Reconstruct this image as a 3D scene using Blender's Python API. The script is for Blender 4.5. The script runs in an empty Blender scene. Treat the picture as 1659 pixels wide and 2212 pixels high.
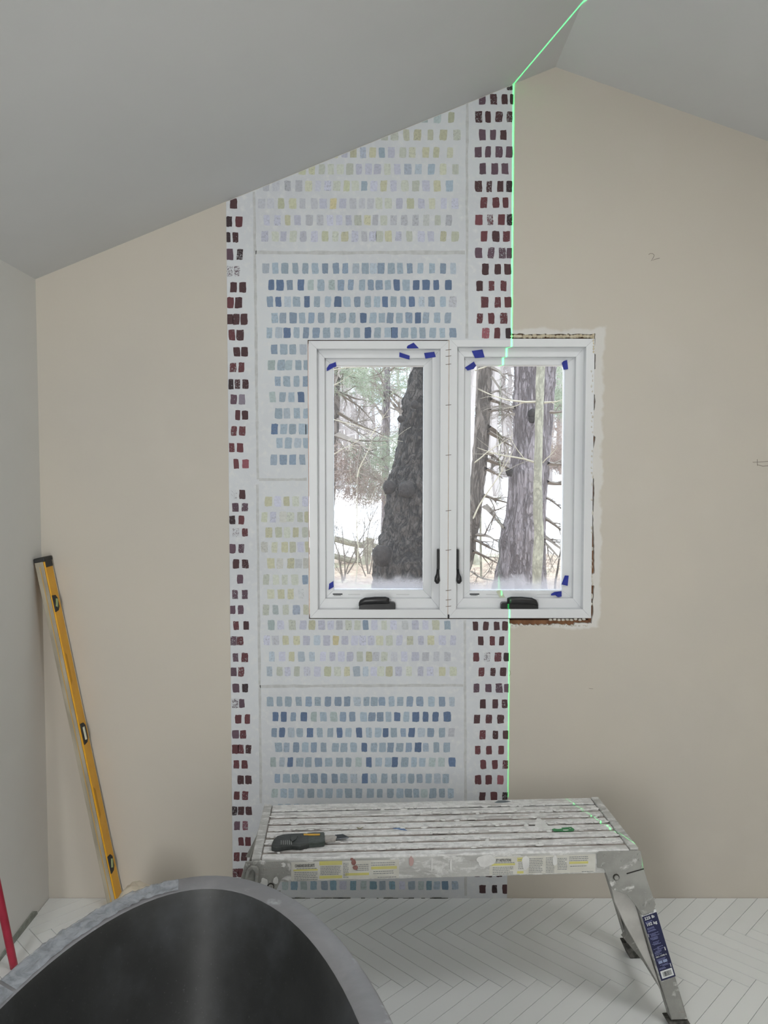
import bpy, bmesh, math, random
from mathutils import Vector, Matrix, noise as mnoise

random.seed(7)
S = bpy.context.scene
C = S.collection

# ------------------------------------------------------------------ camera
F, PITCH, CAMZ = 1660.0, math.radians(2.8), 1.5      # focal length in pixels of the 1659 x 2212 frame
cam = bpy.data.cameras.new('camera')
cam.sensor_fit = 'VERTICAL'; cam.sensor_height = 36.0; cam.lens = F / 2212 * 36.0
cam.clip_start = 0.02; cam.clip_end = 300
camo = bpy.data.objects.new('camera', cam); C.objects.link(camo)
camo.location = (0, 0, CAMZ); camo.rotation_euler = (math.pi / 2 - PITCH, 0, 0)
S.camera = camo

# ------------------------------------------------------------------ light and exposure
SKY = 3.7
w = bpy.data.worlds.new('sky'); S.world = w; w.use_nodes = True
nt = w.node_tree; nt.nodes.clear()
o_ = nt.nodes.new('ShaderNodeOutputWorld'); b_ = nt.nodes.new('ShaderNodeBackground')
n_ = nt.nodes.new('ShaderNodeTexNoise'); n_.inputs['Scale'].default_value = 2.2; n_.inputs['Detail'].default_value = 5
r_ = nt.nodes.new('ShaderNodeValToRGB')
r_.color_ramp.elements[0].position = .35; r_.color_ramp.elements[0].color = (.58, .78, 1, 1)
r_.color_ramp.elements[1].position = .62; r_.color_ramp.elements[1].color = (.93, .97, 1, 1)
tc_ = nt.nodes.new('ShaderNodeTexCoord')
nt.links.new(tc_.outputs['Generated'], n_.inputs['Vector']); nt.links.new(n_.outputs['Fac'], r_.inputs['Fac'])
nt.links.new(r_.outputs['Color'], b_.inputs['Color']); b_.inputs['Strength'].default_value = SKY
nt.links.new(b_.outputs[0], o_.inputs[0])

S.view_settings.view_transform = 'Standard'; S.view_settings.look = 'None'
S.view_settings.gamma = 1.0; S.view_settings.use_curve_mapping = False
S.view_settings.exposure = 0.0


def area(name, loc, target, sx, sy, power, col):
    l = bpy.data.lights.new(name, 'AREA'); l.shape = 'RECTANGLE'; l.size = sx; l.size_y = sy
    l.energy = power; l.color = col
    o = bpy.data.objects.new(name, l); C.objects.link(o); o.location = loc
    o.rotation_euler = (Vector(target) - Vector(loc)).to_track_quat('-Z', 'Y').to_euler()
    return o


# daylight of the roof window above the camera; unseen fill light added behind
area('skylight_daylight', (1.10, .85, 2.655), (1.10 - .338, .85, 2.655 - 1), .62, 1.05, 15, (1, 1, 1))
area('rear_fill_light', (-.82, -1.55, 1.3), (-.82, 0, 1.3), .66, 2.0, 46, (.985, 1, 1))

LASER_A, LASER_D = Vector((.435, 2.648)), Vector((.395, -1)).normalized()     # plan view of the laser fan
lz = LASER_A + LASER_D * 1.95
l = bpy.data.lights.new('laser_level_beam', 'SPOT'); l.spot_size = math.radians(150); l.spot_blend = 0
l.shadow_soft_size = 0; l.energy = 45; l.color = (.02, 1, .18); l.use_nodes = True
ln = l.node_tree; em = ln.nodes['Emission']
tc = ln.nodes.new('ShaderNodeTexCoord'); sx = ln.nodes.new('ShaderNodeSeparateXYZ')
ln.links.new(tc.outputs['Normal'], sx.inputs[0])


def lmath(op, a, b=None):
    n = ln.nodes.new('ShaderNodeMath'); n.operation = op
    for i, v in enumerate((a, b)):
        if v is None: continue
        if isinstance(v, (int, float)): n.inputs[i].default_value = v
        else: ln.links.new(v, n.inputs[i])
    return n.outputs[0]


q = lmath('DIVIDE', sx.outputs['X'], .00105)
q = lmath('MULTIPLY', q, q)
q = lmath('MULTIPLY', q, -1.0)
core = lmath('EXPONENT', q)
mr = ln.nodes.new('ShaderNodeMapRange'); mr.inputs['From Min'].default_value = -.25; mr.inputs['From Max'].default_value = .3      # the fan is weaker low down
mr.inputs['To Min'].default_value = .22; ln.links.new(sx.outputs['Y'], mr.inputs['Value'])
mc = ln.nodes.new('ShaderNodeMapRange'); mc.inputs['From Min'].default_value = -.475; mc.inputs['From Max'].default_value = -.455     # lower end of the fan
ln.links.new(sx.outputs['Y'], mc.inputs['Value'])
core = lmath('MULTIPLY', lmath('MULTIPLY', core, mr.outputs[0]), mc.outputs[0])
ln.links.new(lmath('MULTIPLY', core, 26.0), em.inputs['Strength'])
lo = bpy.data.objects.new('laser_level_beam', l); C.objects.link(lo)
lo.location = (lz.x, lz.y, 1.12)
fwd = Vector((-LASER_D.x, -LASER_D.y, 0)).normalized(); zax = -fwd; yax = Vector((0, 0, 1)); xax = yax.cross(zax)
lo.rotation_euler = Matrix((xax, yax, zax)).transposed().to_euler()


# ------------------------------------------------------------------ helpers
def ray(px, py):
    u, v = px - 829.5, py - 1106.0
    c, s = math.cos(PITCH), math.sin(PITCH)
    return Vector((u, F * c - v * s, -(F * s + v * c)))


def at_y(px, py, Y):
    r = ray(px, py); return Vector((0, 0, CAMZ)) + r * (Y / r.y)


def at_z(px, py, Z):
    r = ray(px, py); return Vector((0, 0, CAMZ)) + r * ((Z - CAMZ) / r.z)


def lin(c):
    def f(v):
        v /= 255.0
        return v / 12.92 if v <= .04045 else ((v + .055) / 1.055) ** 2.4
    return (f(c[0]), f(c[1]), f(c[2]), 1)


MATS = {}


class NT:
    """small wrapper to wire shader nodes"""
    def __init__(s, name):
        s.m = bpy.data.materials.new(name); s.m.use_nodes = True; s.t = s.m.node_tree
        s.b = s.t.nodes['Principled BSDF']; s.out = s.t.nodes['Material Output']
        s.co = s.t.nodes.new('ShaderNodeTexCoord')

    def n(s, typ, **kw):
        nd = s.t.nodes.new('ShaderNode' + typ)
        for k, v in kw.items(): setattr(nd, k, v)
        return nd

    def l(s, a, b): s.t.links.new(a, b)

    def v(s, sock, val):
        if hasattr(val, 'is_output'): s.l(val, sock)
        else: sock.default_value = val

    def math(s, op, a, b=0.0, clamp=False):
        nd = s.n('Math', operation=op); nd.use_clamp = clamp
        s.v(nd.inputs[0], a); s.v(nd.inputs[1], b); return nd.outputs[0]

    def map(s, scale=(1, 1, 1), src='Object'):
        nd = s.n('Mapping'); nd.inputs['Scale'].default_value = scale
        s.l(s.co.outputs[src], nd.inputs['Vector']); return nd.outputs[0]

    def noise(s, vec, scale, detail=3, rough=.55, dist=0):
        nd = s.n('TexNoise'); s.l(vec, nd.inputs['Vector'])
        nd.inputs['Scale'].default_value = scale; nd.inputs['Detail'].default_value = detail
        nd.inputs['Roughness'].default_value = rough; nd.inputs['Distortion'].default_value = dist
        return nd.outputs['Fac']

    def ramp(s, fac, a, b):
        nd = s.n('MapRange', interpolation_type='SMOOTHSTEP'); s.l(fac, nd.inputs['Value'])
        nd.inputs['From Min'].default_value = a; nd.inputs['From Max'].default_value = b
        return nd.outputs['Result']

    def mix(s, fac, a, b):
        nd = s.n('Mix', data_type='RGBA'); s.v(nd.inputs[0], fac)
        s.v(nd.inputs[6], a); s.v(nd.inputs[7], b); return nd.outputs[2]

    def bump(s, h, strength=.3, dist=.002):
        nd = s.n('Bump'); nd.inputs['Strength'].default_value = strength; nd.inputs['Distance'].default_value = dist
        s.l(h, nd.inputs['Height']); s.l(nd.outputs[0], s.b.inputs['Normal'])

    def base(s, c, rough=.5, metal=0, spec=None):
        s.v(s.b.inputs['Base Color'], c); s.v(s.b.inputs['Roughness'], rough); s.v(s.b.inputs['Metallic'], metal)
        if spec is not None: s.b.inputs['Specular IOR Level'].default_value = spec
        return s


def mat(name, c1, c2=None, scale=8, rough=.5, metal=0, bump=0, bscale=None, stretch=(1, 1, 1), spec=None, src='Object', bdist=.002):
    if name in MATS: return MATS[name]
    k = NT(name); a = lin(c1); b = lin(c2 or c1)
    vec = k.map(stretch, src)
    k.base(k.mix(k.ramp(k.noise(vec, scale, 5), .3, .7), a, b), rough, metal, spec)
    if bump: k.bump(k.noise(vec, bscale or scale * 4, 5), bump, bdist)
    MATS[name] = k.m
    return k.m


class MB:
    def __init__(s): s.v = []; s.f = []

    def poly(s, pts):
        i = len(s.v); s.v += [tuple(p) for p in pts]; s.f.append(tuple(range(i, i + len(pts))))

    def box(s, lo, hi):
        x0, y0, z0 = lo; x1, y1, z1 = hi; i = len(s.v)
        s.v += [(x0, y0, z0), (x1, y0, z0), (x1, y1, z0), (x0, y1, z0), (x0, y0, z1), (x1, y0, z1), (x1, y1, z1), (x0, y1, z1)]
        s.f += [tuple(i + j for j in q) for q in ((0, 3, 2, 1), (4, 5, 6, 7), (0, 1, 5, 4), (1, 2, 6, 5), (2, 3, 7, 6), (3, 0, 4, 7))]

    def prism(s, pts, d):
        """extrude a planar polygon along vector d"""
        d = Vector(d); n = len(pts); i = len(s.v)
        s.v += [tuple(Vector(p)) for p in pts] + [tuple(Vector(p) + d) for p in pts]
        s.f.append(tuple(range(i, i + n))); s.f.append(tuple(range(i + 2 * n - 1, i + n - 1, -1)))
        for k in range(n):
            a, b = i + k, i + (k + 1) % n
            s.f.append((b, a, a + n, b + n))

    def tube(s, pts, rad, seg=6, cap=True):
        pts = [Vector(p) for p in pts]; n = len(pts)
        if not hasattr(rad, '__len__'): rad = [rad] * n
        i0 = len(s.v); prev = None
        for k, p in enumerate(pts):
            t = (pts[min(k + 1, n - 1)] - pts[max(k - 1, 0)])
            if t.length < 1e-9: t = Vector((0, 0, 1))
            t.normalize()
            if prev is None:
                up = Vector((0, 0, 1)) if abs(t.z) < .9 else Vector((1, 0, 0))
                a = t.cross(up).normalized()
            else:
                a = (prev - t * prev.dot(t)); a = a.normalized() if a.length > 1e-6 else t.orthogonal().normalized()
            prev = a; b = t.cross(a)
            for j in range(seg):
                an = 2 * math.pi * j / seg
                s.v.append(tuple(p + (a * math.cos(an) + b * math.sin(an)) * rad[k]))
        for k in range(n - 1):
            for j in range(seg):
                a = i0 + k * seg + j; b = i0 + k * seg + (j + 1) % seg
                s.f.append((a, b, b + seg, a + seg))
        if cap:
            s.f.append(tuple(i0 + j for j in range(seg - 1, -1, -1)))
            s.f.append(tuple(i0 + (n - 1) * seg + j for j in range(seg)))

    def build(s, name, material, parent=None, smooth=False, bevel=0, segs=2):
        me = bpy.data.meshes.new(name); me.from_pydata(s.v, [], s.f); me.update()
        bm = bmesh.new(); bm.from_mesh(me); bmesh.ops.recalc_face_normals(bm, faces=bm.faces); bm.to_mesh(me); bm.free()
        if smooth: me.polygons.foreach_set('use_smooth', [True] * len(me.polygons))
        o = bpy.data.objects.new(name, me); C.objects.link(o)
        if material: me.materials.append(material)
        if parent: o.parent = parent
        if bevel:
            md = o.modifiers.new('bevel', 'BEVEL'); md.width = bevel; md.segments = segs; md.limit_method = 'ANGLE'; md.angle_limit = math.radians(40)
        return o


def box(name, lo, hi, m, parent=None, bevel=0):
    b = MB(); b.box(lo, hi); return b.build(name, m, parent, bevel=bevel)


def prism(name, pts, d, m, parent=None, bevel=0):
    b = MB(); b.prism(pts, d); return b.build(name, m, parent, bevel=bevel)


def tag(o, label=None, cat=None, group=None, kind=None):
    if label: o['label'] = label
    if cat: o['category'] = cat
    if group: o['group'] = group
    if kind: o['kind'] = kind
    return o


def empty(name, loc=(0, 0, 0), rot=(0, 0, 0)):
    o = bpy.data.objects.new(name, None); C.objects.link(o); o.location = loc; o.rotation_euler = rot
    o.empty_display_size = .05
    return o


def clip(poly, a, b, c):
    """keep the part of a 2-D polygon where a*x + b*y <= c"""
    out = []
    for i in range(len(poly)):
        p, q = poly[i], poly[(i + 1) % len(poly)]
        dp, dq = a * p[0] + b * p[1] - c, a * q[0] + b * q[1] - c
        if dp <= 0: out.append(p)
        if dp * dq < 0:
            t = dp / (dp - dq); out.append((p[0] + (q[0] - p[0]) * t, p[1] + (q[1] - p[1]) * t))
    return out


def lettering(name, body, size, m, parent, loc, xdir, ydir, align='LEFT', lift=.0006, bold=0, xs=1.0):
    cu = bpy.data.curves.new(name, 'FONT'); cu.body = body; cu.size = size; cu.align_x = align; cu.offset = bold
    cu.resolution_u = 2
    t = bpy.data.objects.new(name, cu); C.objects.link(t)
    me = bpy.data.meshes.new_from_object(t); bpy.data.objects.remove(t); me.name = name
    me.transform(Matrix.Diagonal((xs, 1, 1, 1)))
    xd = Vector(xdir).normalized(); yd = Vector(ydir).normalized(); zd = xd.cross(yd)
    me.transform(Matrix.Translation(Vector(loc) + zd * lift) @ Matrix((xd, yd, zd)).transposed().to_4x4())
    o = bpy.data.objects.new(name, me); C.objects.link(o); me.materials.append(m); o.parent = parent
    return o


# ------------------------------------------------------------------ room dimensions
WY = 2.648                       # back wall
XL, XR, YF = -1.185, 2.3, -1.6   # left wall, right wall, wall behind the camera
RX, RZ = .575, 2.865             # ridge
SL, SR = .399, .338              # slopes of the two ceiling halves


def ceil_z(x): return RZ - SL * (RX - x) if x < RX else RZ - SR * (x - RX)


def W(px, py, d=0.0):            # a point of the photograph on the back wall (d deeper)
    return at_y(px, py, WY + d)


# ------------------------------------------------------------------ setting: walls, ceiling
k = NT('painted wall beige'); vec = k.map()
geo = k.n('NewGeometry'); sep = k.n('SeparateXYZ'); k.l(geo.outputs['Position'], sep.inputs[0])
big = k.ramp(k.noise(vec, 1.3, 4), .35, .7)
col = k.mix(big, lin((203, 196, 184)), lin((198, 192, 182)))
col = k.mix(k.math('MULTIPLY', k.ramp(k.noise(vec, 5, 3), .5, .8), .45), col, lin((205, 199, 189)))
# skim-coat patches round the window
wob = k.math('MULTIPLY', k.math('SUBTRACT', k.noise(vec, 14, 4), .5), .055)
X_ = k.math('ADD', sep.outputs['X'], wob); Z_ = k.math('ADD', sep.outputs['Z'], wob)


def inside(v, a, b, soft=.006):
    return k.math('MULTIPLY', k.ramp(v, a - soft, a + soft), k.math('SUBTRACT', 1.0, k.ramp(v, b - soft, b + soft)))


patch = k.math('MULTIPLY', inside(X_, .43, .748), inside(Z_, .972, 1.995))
col = k.mix(k.math('MULTIPLY', patch, .9), col, lin((218, 216, 212)))
k.base(col, .75); k.bump(k.noise(vec, 60, 4), .12, .002)
M_WALL = k.m
M_WHITE = mat('white wall paint', (214, 214, 211), (219, 219, 216), 2, .7, bump=.08, bscale=70)
M_CEIL = mat('white ceiling paint', (205, 206, 206), (209, 210, 210), 2, .8, bump=.08, bscale=80)

# back wall: a plaster slab with a torn opening round the two windows
hole_px = [(664, 733), (760, 732), (900, 731), (1000, 730), (1099, 729)]
rnd = random.Random(3)
x = 1103
while x < 1279: hole_px.append((x, 721 + rnd.uniform(-1.5, 2))); x += rnd.uniform(4, 9)
hole_px += [(1285.5, 720)]
prof = [(722, 1286), (740, 1285), (762, 1283), (766, 1286.5), (780, 1287), (797, 1285.5), (800, 1279.5), (825, 1279), (848, 1280), (853, 1285), (868, 1286),
        (886, 1284), (890, 1279.5), (905, 1281.5), (912, 1279.5), (938, 1279.5), (944, 1286), (955, 1285), (968, 1282), (972, 1278.6), (1000, 1278), (1028, 1278),
        (1034, 1283), (1060, 1284.5), (1100, 1282), (1130, 1281.5), (1160, 1283.5), (1200, 1284), (1238, 1284.5), (1243, 1277), (1262, 1277),
        (1266, 1284), (1280, 1283), (1300, 1281), (1318, 1282.5), (1334, 1280), (1342, 1277)]
for (ya, xa), (yb, xb) in zip(prof, prof[1:]):
    n = max(1, int((yb - ya) / 5))
    for i in range(n):
        t = i / n
        hole_px.append((xa + (xb - xa) * t + rnd.uniform(-.7, .7), ya + (yb - ya) * t))
x = 1276
hole_px.append((1278, 1347))
while x > 1100:
    hole_px.append((x, (1350 if x < 1240 else 1347) + rnd.uniform(-2.6, 2.0))); x -= rnd.uniform(3, 6)
hole_px += [(1097, 1340), (1000, 1338), (800, 1338), (664, 1337)]
hole = [(p.x, p.z) for p in (W(*q) for q in hole_px)]
outer = [(XL, -.02), (XR, -.02), (XR, ceil_z(XR)), (RX, RZ), (XL, ceil_z(XL))]
bm = bmesh.new()
edges = []
for loop in (outer, hole):
    vs = [bm.verts.new((a, WY, b)) for a, b in loop]
    edges += [bm.edges.new((vs[i], vs[(i + 1) % len(vs)])) for i in range(len(vs))]
res = bmesh.ops.triangle_fill(bm, use_beauty=True, use_dissolve=False, edges=edges)
fs = [g for g in res['geom'] if isinstance(g, bmesh.types.BMFace)]
ex = bmesh.ops.extrude_face_region(bm, geom=fs)
bmesh.ops.translate(bm, verts=[g for g in ex['geom'] if isinstance(g, bmesh.types.BMVert)], vec=(0, .013, 0))
bmesh.ops.recalc_face_normals(bm, faces=bm.faces)
me = bpy.data.meshes.new('wall_back'); bm.to_mesh(me); bm.free()
wall = bpy.data.objects.new('wall_back', me); C.objects.link(wall); me.materials.append(M_WALL)
tag(wall, 'beige plaster gable wall with a torn opening around the windows', 'wall', kind='structure')

# sheathing behind the plaster, with the timber of the rough opening
M_WOOD = mat('rough framing timber', (150, 108, 76), (112, 74, 48), 22, .8, bump=.5, bscale=60, stretch=(1, 1, .25))
wa, wb = W(664, 1338), W(1278, 732)
hx0, hx1, hz0, hz1 = wa.x - .004, wb.x + .004, wa.z - .004, wb.z + .004
M_SHEATH = mat('wall core', (120, 112, 104), None, 10, .9)
sh = MB()
y0, y1 = WY + .030, WY + .14
sh.box((XL - .1, y0, -.1), (hx0 - .04, y1, 3.2)); sh.box((hx1 + .04, y0, -.1), (XR + .1, y1, 3.2))
sh.box((hx0 - .04, y0, -.1), (hx1 + .04, y1, hz0 - .04)); sh.box((hx0 - .04, y0, hz1 + .04), (hx1 + .04, y1, 3.2))
tag(sh.build('wall_outer', M_SHEATH), 'core of the gable wall behind the plaster', 'wall', kind='structure')
fr = empty('trim_1', (0, WY + .0135, 0)); tag(fr, 'brown rough framing timber showing in the gap around the windows', 'framing', kind='structure')
for nm, lo, hi in (('stud', (hx1 + .001, 0, hz0 - .05), (hx1 + .04, .12, hz1 + .05)), ('stud', (hx0 - .04, 0, hz0 - .05), (hx0 - .001, .12, hz1 + .05)),
                   ('sill_plate', (hx0, 0, hz0 - .04), (hx1, .12, hz0 - .001)), ('header', (hx0, 0, hz1 + .001), (hx1, .12, hz1 + .04))):
    box(nm, lo, hi, M_WOOD, fr)
# spray foam and plaster lumps squeezed out round the frame
M_FOAM = mat('cream expanding foam', (214, 205, 184), (196, 184, 158), 60, .9, bump=.6, bscale=120)
fo = MB(); rnd = random.Random(11)


def lump(b, c, r, seed):
    i = len(b.v); n1, n2 = 6, 8
    for a in range(n1 + 1):
        ph = math.pi * a / n1
        for q in range(n2):
            an = 2 * math.pi * q / n2
            d = Vector((math.sin(ph) * math.cos(an), math.sin(ph) * math.sin(an), math.cos(ph)))
            rr = 1 + .35 * mnoise.noise(d * 1.7 + Vector((seed, 0, 0)))
            b.v.append((c[0] + d.x * r[0] * rr, c[1] + d.y * r[1] * rr, c[2] + d.z * r[2] * rr))
    for a in range(n1):
        for q in range(n2):
            p = i + a * n2 + q; p2 = i + a * n2 + (q + 1) % n2
            b.f.append((p, p2, p2 + n2, p + n2))


def foam(name, spots, m, label):
    b = MB()
    for j, (px, py, rx, rz) in enumerate(spots):
        p = W(px, py); lump(b, (p.x, WY + .004, p.z), (rx, .007, rz), j * 3.1)
    o = b.build(name, m, smooth=True); tag(o, label, 'filler', kind='structure'); return o


sp = [(1104 + i * 7.2 + rnd.uniform(-2, 2), 726 + rnd.uniform(-1, 1.2), .009, .0062) for i in range(25)]
sp += [(1282, 724 + i * 6, .0045, .007) for i in range(7)]
foam('trim_2', sp, M_FOAM, 'cream foam and torn plaster bead along the top of the right window')
sp = []
for y_ in [802, 812, 822, 834, 846, 892, 900, 910, 922, 934, 975, 986, 998, 1010, 1022, 1030, 1046, 1080, 1108, 1140, 1150, 1186, 1212, 1224, 1246, 1254, 1260, 1288, 1305]:
    sp.append((1278.5 + rnd.uniform(-1, 1.8), y_, .004, rnd.uniform(.005, .011)))
for i in range(20): sp.append((1104 + i * 8.7 + rnd.uniform(-3, 3), 1351 + rnd.uniform(-1, 1), rnd.uniform(.003, .006), rnd.uniform(.002, .004)))
for i in range(9): sp.append((1190 + i * 9, 1339 + rnd.uniform(-1, 1), .007, .004))
M_PLASTER = mat('broken white plaster', (222, 219, 211), (200, 194, 182), 80, .9, bump=.6, bscale=150)
foam('trim_3', sp, M_PLASTER, 'crumbs of broken white plaster down the right and lower window edges')

tag(box('wall_left', (XL - .1, YF, -.02), (XL, WY, ceil_z(XL) + .02), M_WHITE), 'white side wall left of the bathtub', 'wall', kind='structure')
tag(box('wall_right', (XR, YF, -.02), (XR + .1, WY, ceil_z(XR) + .02), M_WALL), 'beige wall on the right, out of view', 'wall', kind='structure')
b = MB(); b.prism([(XL, YF, -.02), (XR, YF, -.02), (XR, YF, ceil_z(XR)), (RX, YF, RZ), (XL, YF, ceil_z(XL))], (0, -.1, 0))
tag(b.build('wall_front', M_WALL), 'beige wall behind the camera', 'wall', kind='structure')
b = MB()
b.prism([(XL - .1, YF - .1, ceil_z(XL - .1)), (RX, YF - .1, RZ), (RX, YF - .1, RZ + .12), (XL - .1, YF - .1, ceil_z(XL - .1) + .12)], (0, WY + .12 - YF + .1, 0))
b.prism([(RX, YF - .1, RZ), (XR + .1, YF - .1, ceil_z(XR + .1)), (XR + .1, YF - .1, ceil_z(XR + .1) + .12), (RX, YF - .1, RZ + .12)], (0, WY + .12 - YF + .1, 0))
tag(b.build('ceiling', M_CEIL), 'white vaulted ceiling with two slopes meeting at a ridge', 'ceiling', kind='structure')

# roof-window frame round the daylight above the camera
M_VINYL = mat('white vinyl', (228, 230, 232), (222, 224, 227), 3, .38)
sk = empty('window_3', (1.10, .85, ceil_z(1.10))); sk.rotation_euler = (0, math.atan(SR), 0)
tag(sk, 'white framed roof window in the right ceiling slope', 'window', kind='structure')
for lo, hi in (((-.37, -.58, -.03), (-.315, .58, 0)), ((.315, -.58, -.03), (.37, .58, 0)), ((-.315, -.58, -.03), (.315, -.53, 0)), ((-.315, .53, -.03), (.315, .58, 0))):
    box('frame_bar', lo, hi, M_VINYL, sk, .004)

# ------------------------------------------------------------------ floor: herringbone tiles
M_GROUT = mat('grey grout', (222, 224, 222), (212, 214, 212), 20, .8)
TZ = .004
fl = box('floor', (XL - .1, YF - .1, -.12), (XR + .1, WY + .12, 0), M_GROUT)
tag(fl, 'floor of pale polished tiles laid in herringbone', 'floor', kind='structure')
k = NT('polished white marble tile'); vec = k.map((1, 1, 1), 'Object')
oi = k.n('ObjectInfo'); off = k.n('VectorMath', operation='ADD'); k.l(vec, off.inputs[0])
geo = k.n('NewGeometry'); k.l(geo.outputs['Position'], off.inputs[1])
tone = k.mix(oi.outputs['Random'], lin((241, 244, 244)), lin((235, 238, 238)))
cl = k.ramp(k.noise(k.map((1, 1, 1)), 7, 6, .6, 1.2), .5, .75)
k.base(k.mix(k.math('MULTIPLY', cl, .5), tone, lin((222, 226, 226))), .22)
k.bump(k.noise(k.map((1, 1, 1)), 30, 3), .03, .001)
M_TILE = k.m
TL, TW, GAP = .360, .051, .0008
inv = 1 / math.sqrt(2)
TILE_Y0 = 1.18
nt_ = 0
spine = WY - .045


def put_tile(poly):
    global nt_
    for a, bb, c in ((-1, 0, -(XL + .002)), (1, 0, 1.72), (0, 1, WY - .002), (0, -1, -TILE_Y0)):
        poly = clip(poly, a, bb, c)
        if len(poly) < 3: return
    area_ = abs(sum(poly[i][0] * poly[(i + 1) % len(poly)][1] - poly[(i + 1) % len(poly)][0] * poly[i][1] for i in range(len(poly)))) / 2
    if area_ < 4e-4: return
    cx = sum(p[0] for p in poly) / len(poly); cy = sum(p[1] for p in poly) / len(poly)
    b = MB(); b.prism([(p[0] - cx, p[1] - cy, 0) for p in poly], (0, 0, TZ))
    o = b.build('tile', M_TILE, fl); o.location = (cx, cy, 0); nt_ += 1


def emit(ax, ay, w_, h_):                      # a rectangle of the unrotated lattice, turned by 45 degrees
    g = GAP
    q = [(ax + g, ay + g), (ax + w_ - g, ay + g), (ax + w_ - g, ay + h_ - g), (ax + g, ay + h_ - g)]
    pts = [((p[0] + p[1]) * inv, (p[1] - p[0]) * inv) for p in q]
    pts = [(p[0] + HX, p[1] + HY) for p in pts]
    if max(p[1] for p in pts) < TILE_Y0 or min(p[1] for p in pts) > WY or max(p[0] for p in pts) < XL or min(p[0] for p in pts) > 1.72: return
    put_tile(pts)


HX, HY = .02, 2.427
for j in range(-8, 9):
    for i in range(-70, 71):
        # zig-zag rows run along the room's width: lattice vectors (W, W) and (L, -L)
        ox, oy = i * TW + j * TL, i * TW - j * TL
        emit(ox, oy, TL, TW)                   # one leg of the zig-zag
        emit(ox, oy + TW, TW, TL)              # the other
print('tiles', nt_)
rest = MB(); rest.box((XL, YF, 0), (XR, TILE_Y0 - .001, TZ)); rest.box((1.721, TILE_Y0, 0), (XR, WY, TZ))
rest.build('tile_field', M_TILE, fl)
# exposed grey backer strip at the foot of the left wall
M_BACK = mat('grey backer board', (150, 155, 148), (128, 132, 124), 40, .9, bump=.4)
b = MB()
pr = [(2.20, 0), (2.30, .012), (2.36, .020), (2.52, .026), (2.545, .012), (2.55, 0)]
b.prism([(XL + .0005, y_, TZ + z_) for y_, z_ in pr], (.004, 0, 0))
tag(b.build('trim_4', M_BACK), 'grey strip of bare backer board at the foot of the left wall', 'trim', kind='structure')
# broken dark strip where the wallpaper meets the floor
M_FOOTLINE = mat('dark strip', (86, 88, 84), (140, 142, 136), 60, .9)
b = MB(); rnd = random.Random(5)
for i in range(26):
    x = rnd.uniform(-.33, .2); b.box((x, WY - .0045, TZ), (x + rnd.uniform(.006, .04), WY - .0025, TZ + rnd.uniform(.001, .0035)))
tag(b.build('trim_5', M_FOOTLINE), 'thin dark strip under the wallpaper at the floor', 'trim', kind='structure')

# ------------------------------------------------------------------ windows
M_SEAL = mat('beige window jamb vinyl', (214, 211, 204), (208, 205, 198), 3, .45)
M_BLACK = mat('black bronze hardware', (38, 38, 40), (30, 30, 32), 30, .35)
M_DKSTICK = mat('black sticker print', (40, 42, 48), None, 5, .5)
M_WSTICK = mat('white sticker paper', (225, 228, 228), None, 5, .5)
M_GREYPRINT = mat('grey sticker print', (130, 133, 138), None, 5, .6)


def glass(name, z0, z1, seed):
    k = NT(name)
    t = k.t; t.nodes.remove(k.b)
    geo = k.n('NewGeometry'); sep = k.n('SeparateXYZ'); k.l(geo.outputs['Position'], sep.inputs[0])
    add = k.n('VectorMath', operation='ADD'); k.l(geo.outputs['Position'], add.inputs[0]); add.inputs[1].default_value = (seed, 0, 0)
    P = add.outputs[0]
    wv = k.math('MULTIPLY', k.math('SUBTRACT', k.noise(P, 9, 5, .65), .5), .09)
    h = k.math('ADD', sep.outputs['Z'], wv)
    fog = k.math('SUBTRACT', 1.0, k.ramp(h, z0 + .018, z0 + .055))
    drops = k.ramp(k.noise(P, 420, 2, .5), .66, .74)                     # specks of dirt and water
    spotty = k.ramp(k.noise(P, 6, 3), .35, .65)
    veil = k.math('ADD', .022, k.math('MULTIPLY', fog, .38), True)  # constant part is glare haze put into the pane; the rest is condensation
    veil = k.math('ADD', veil, k.math('MULTIPLY', k.math('MULTIPLY', drops, spotty), .35), True)
    tr = k.n('BsdfTransparent'); di = k.n('BsdfDiffuse'); tl = k.n('BsdfTranslucent'); gl = k.n('BsdfGlossy')
    tr.inputs[0].default_value = (.985, .99, .985, 1)
    di.inputs[0].default_value = (.86, .84, .86, 1); tl.inputs[0].default_value = (.62, .6, .63, 1); gl.inputs['Roughness'].default_value = .02
    m1 = k.n('MixShader'); m1.inputs[0].default_value = .8; k.l(di.outputs[0], m1.inputs[1]); k.l(tl.outputs[0], m1.inputs[2])
    m2 = k.n('MixShader'); k.l(veil, m2.inputs[0]); k.l(tr.outputs[0], m2.inputs[1]); k.l(m1.outputs[0], m2.inputs[2])
    fres = k.n('Fresnel'); fres.inputs[0].default_value = 1.25
    m3 = k.n('MixShader'); k.l(fres.outputs[0], m3.inputs[0]); k.l(m2.outputs[0], m3.inputs[1]); k.l(gl.outputs[0], m3.inputs[2])
    k.l(m3.outputs[0], k.out.inputs['Surface'])
    return k.m


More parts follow.
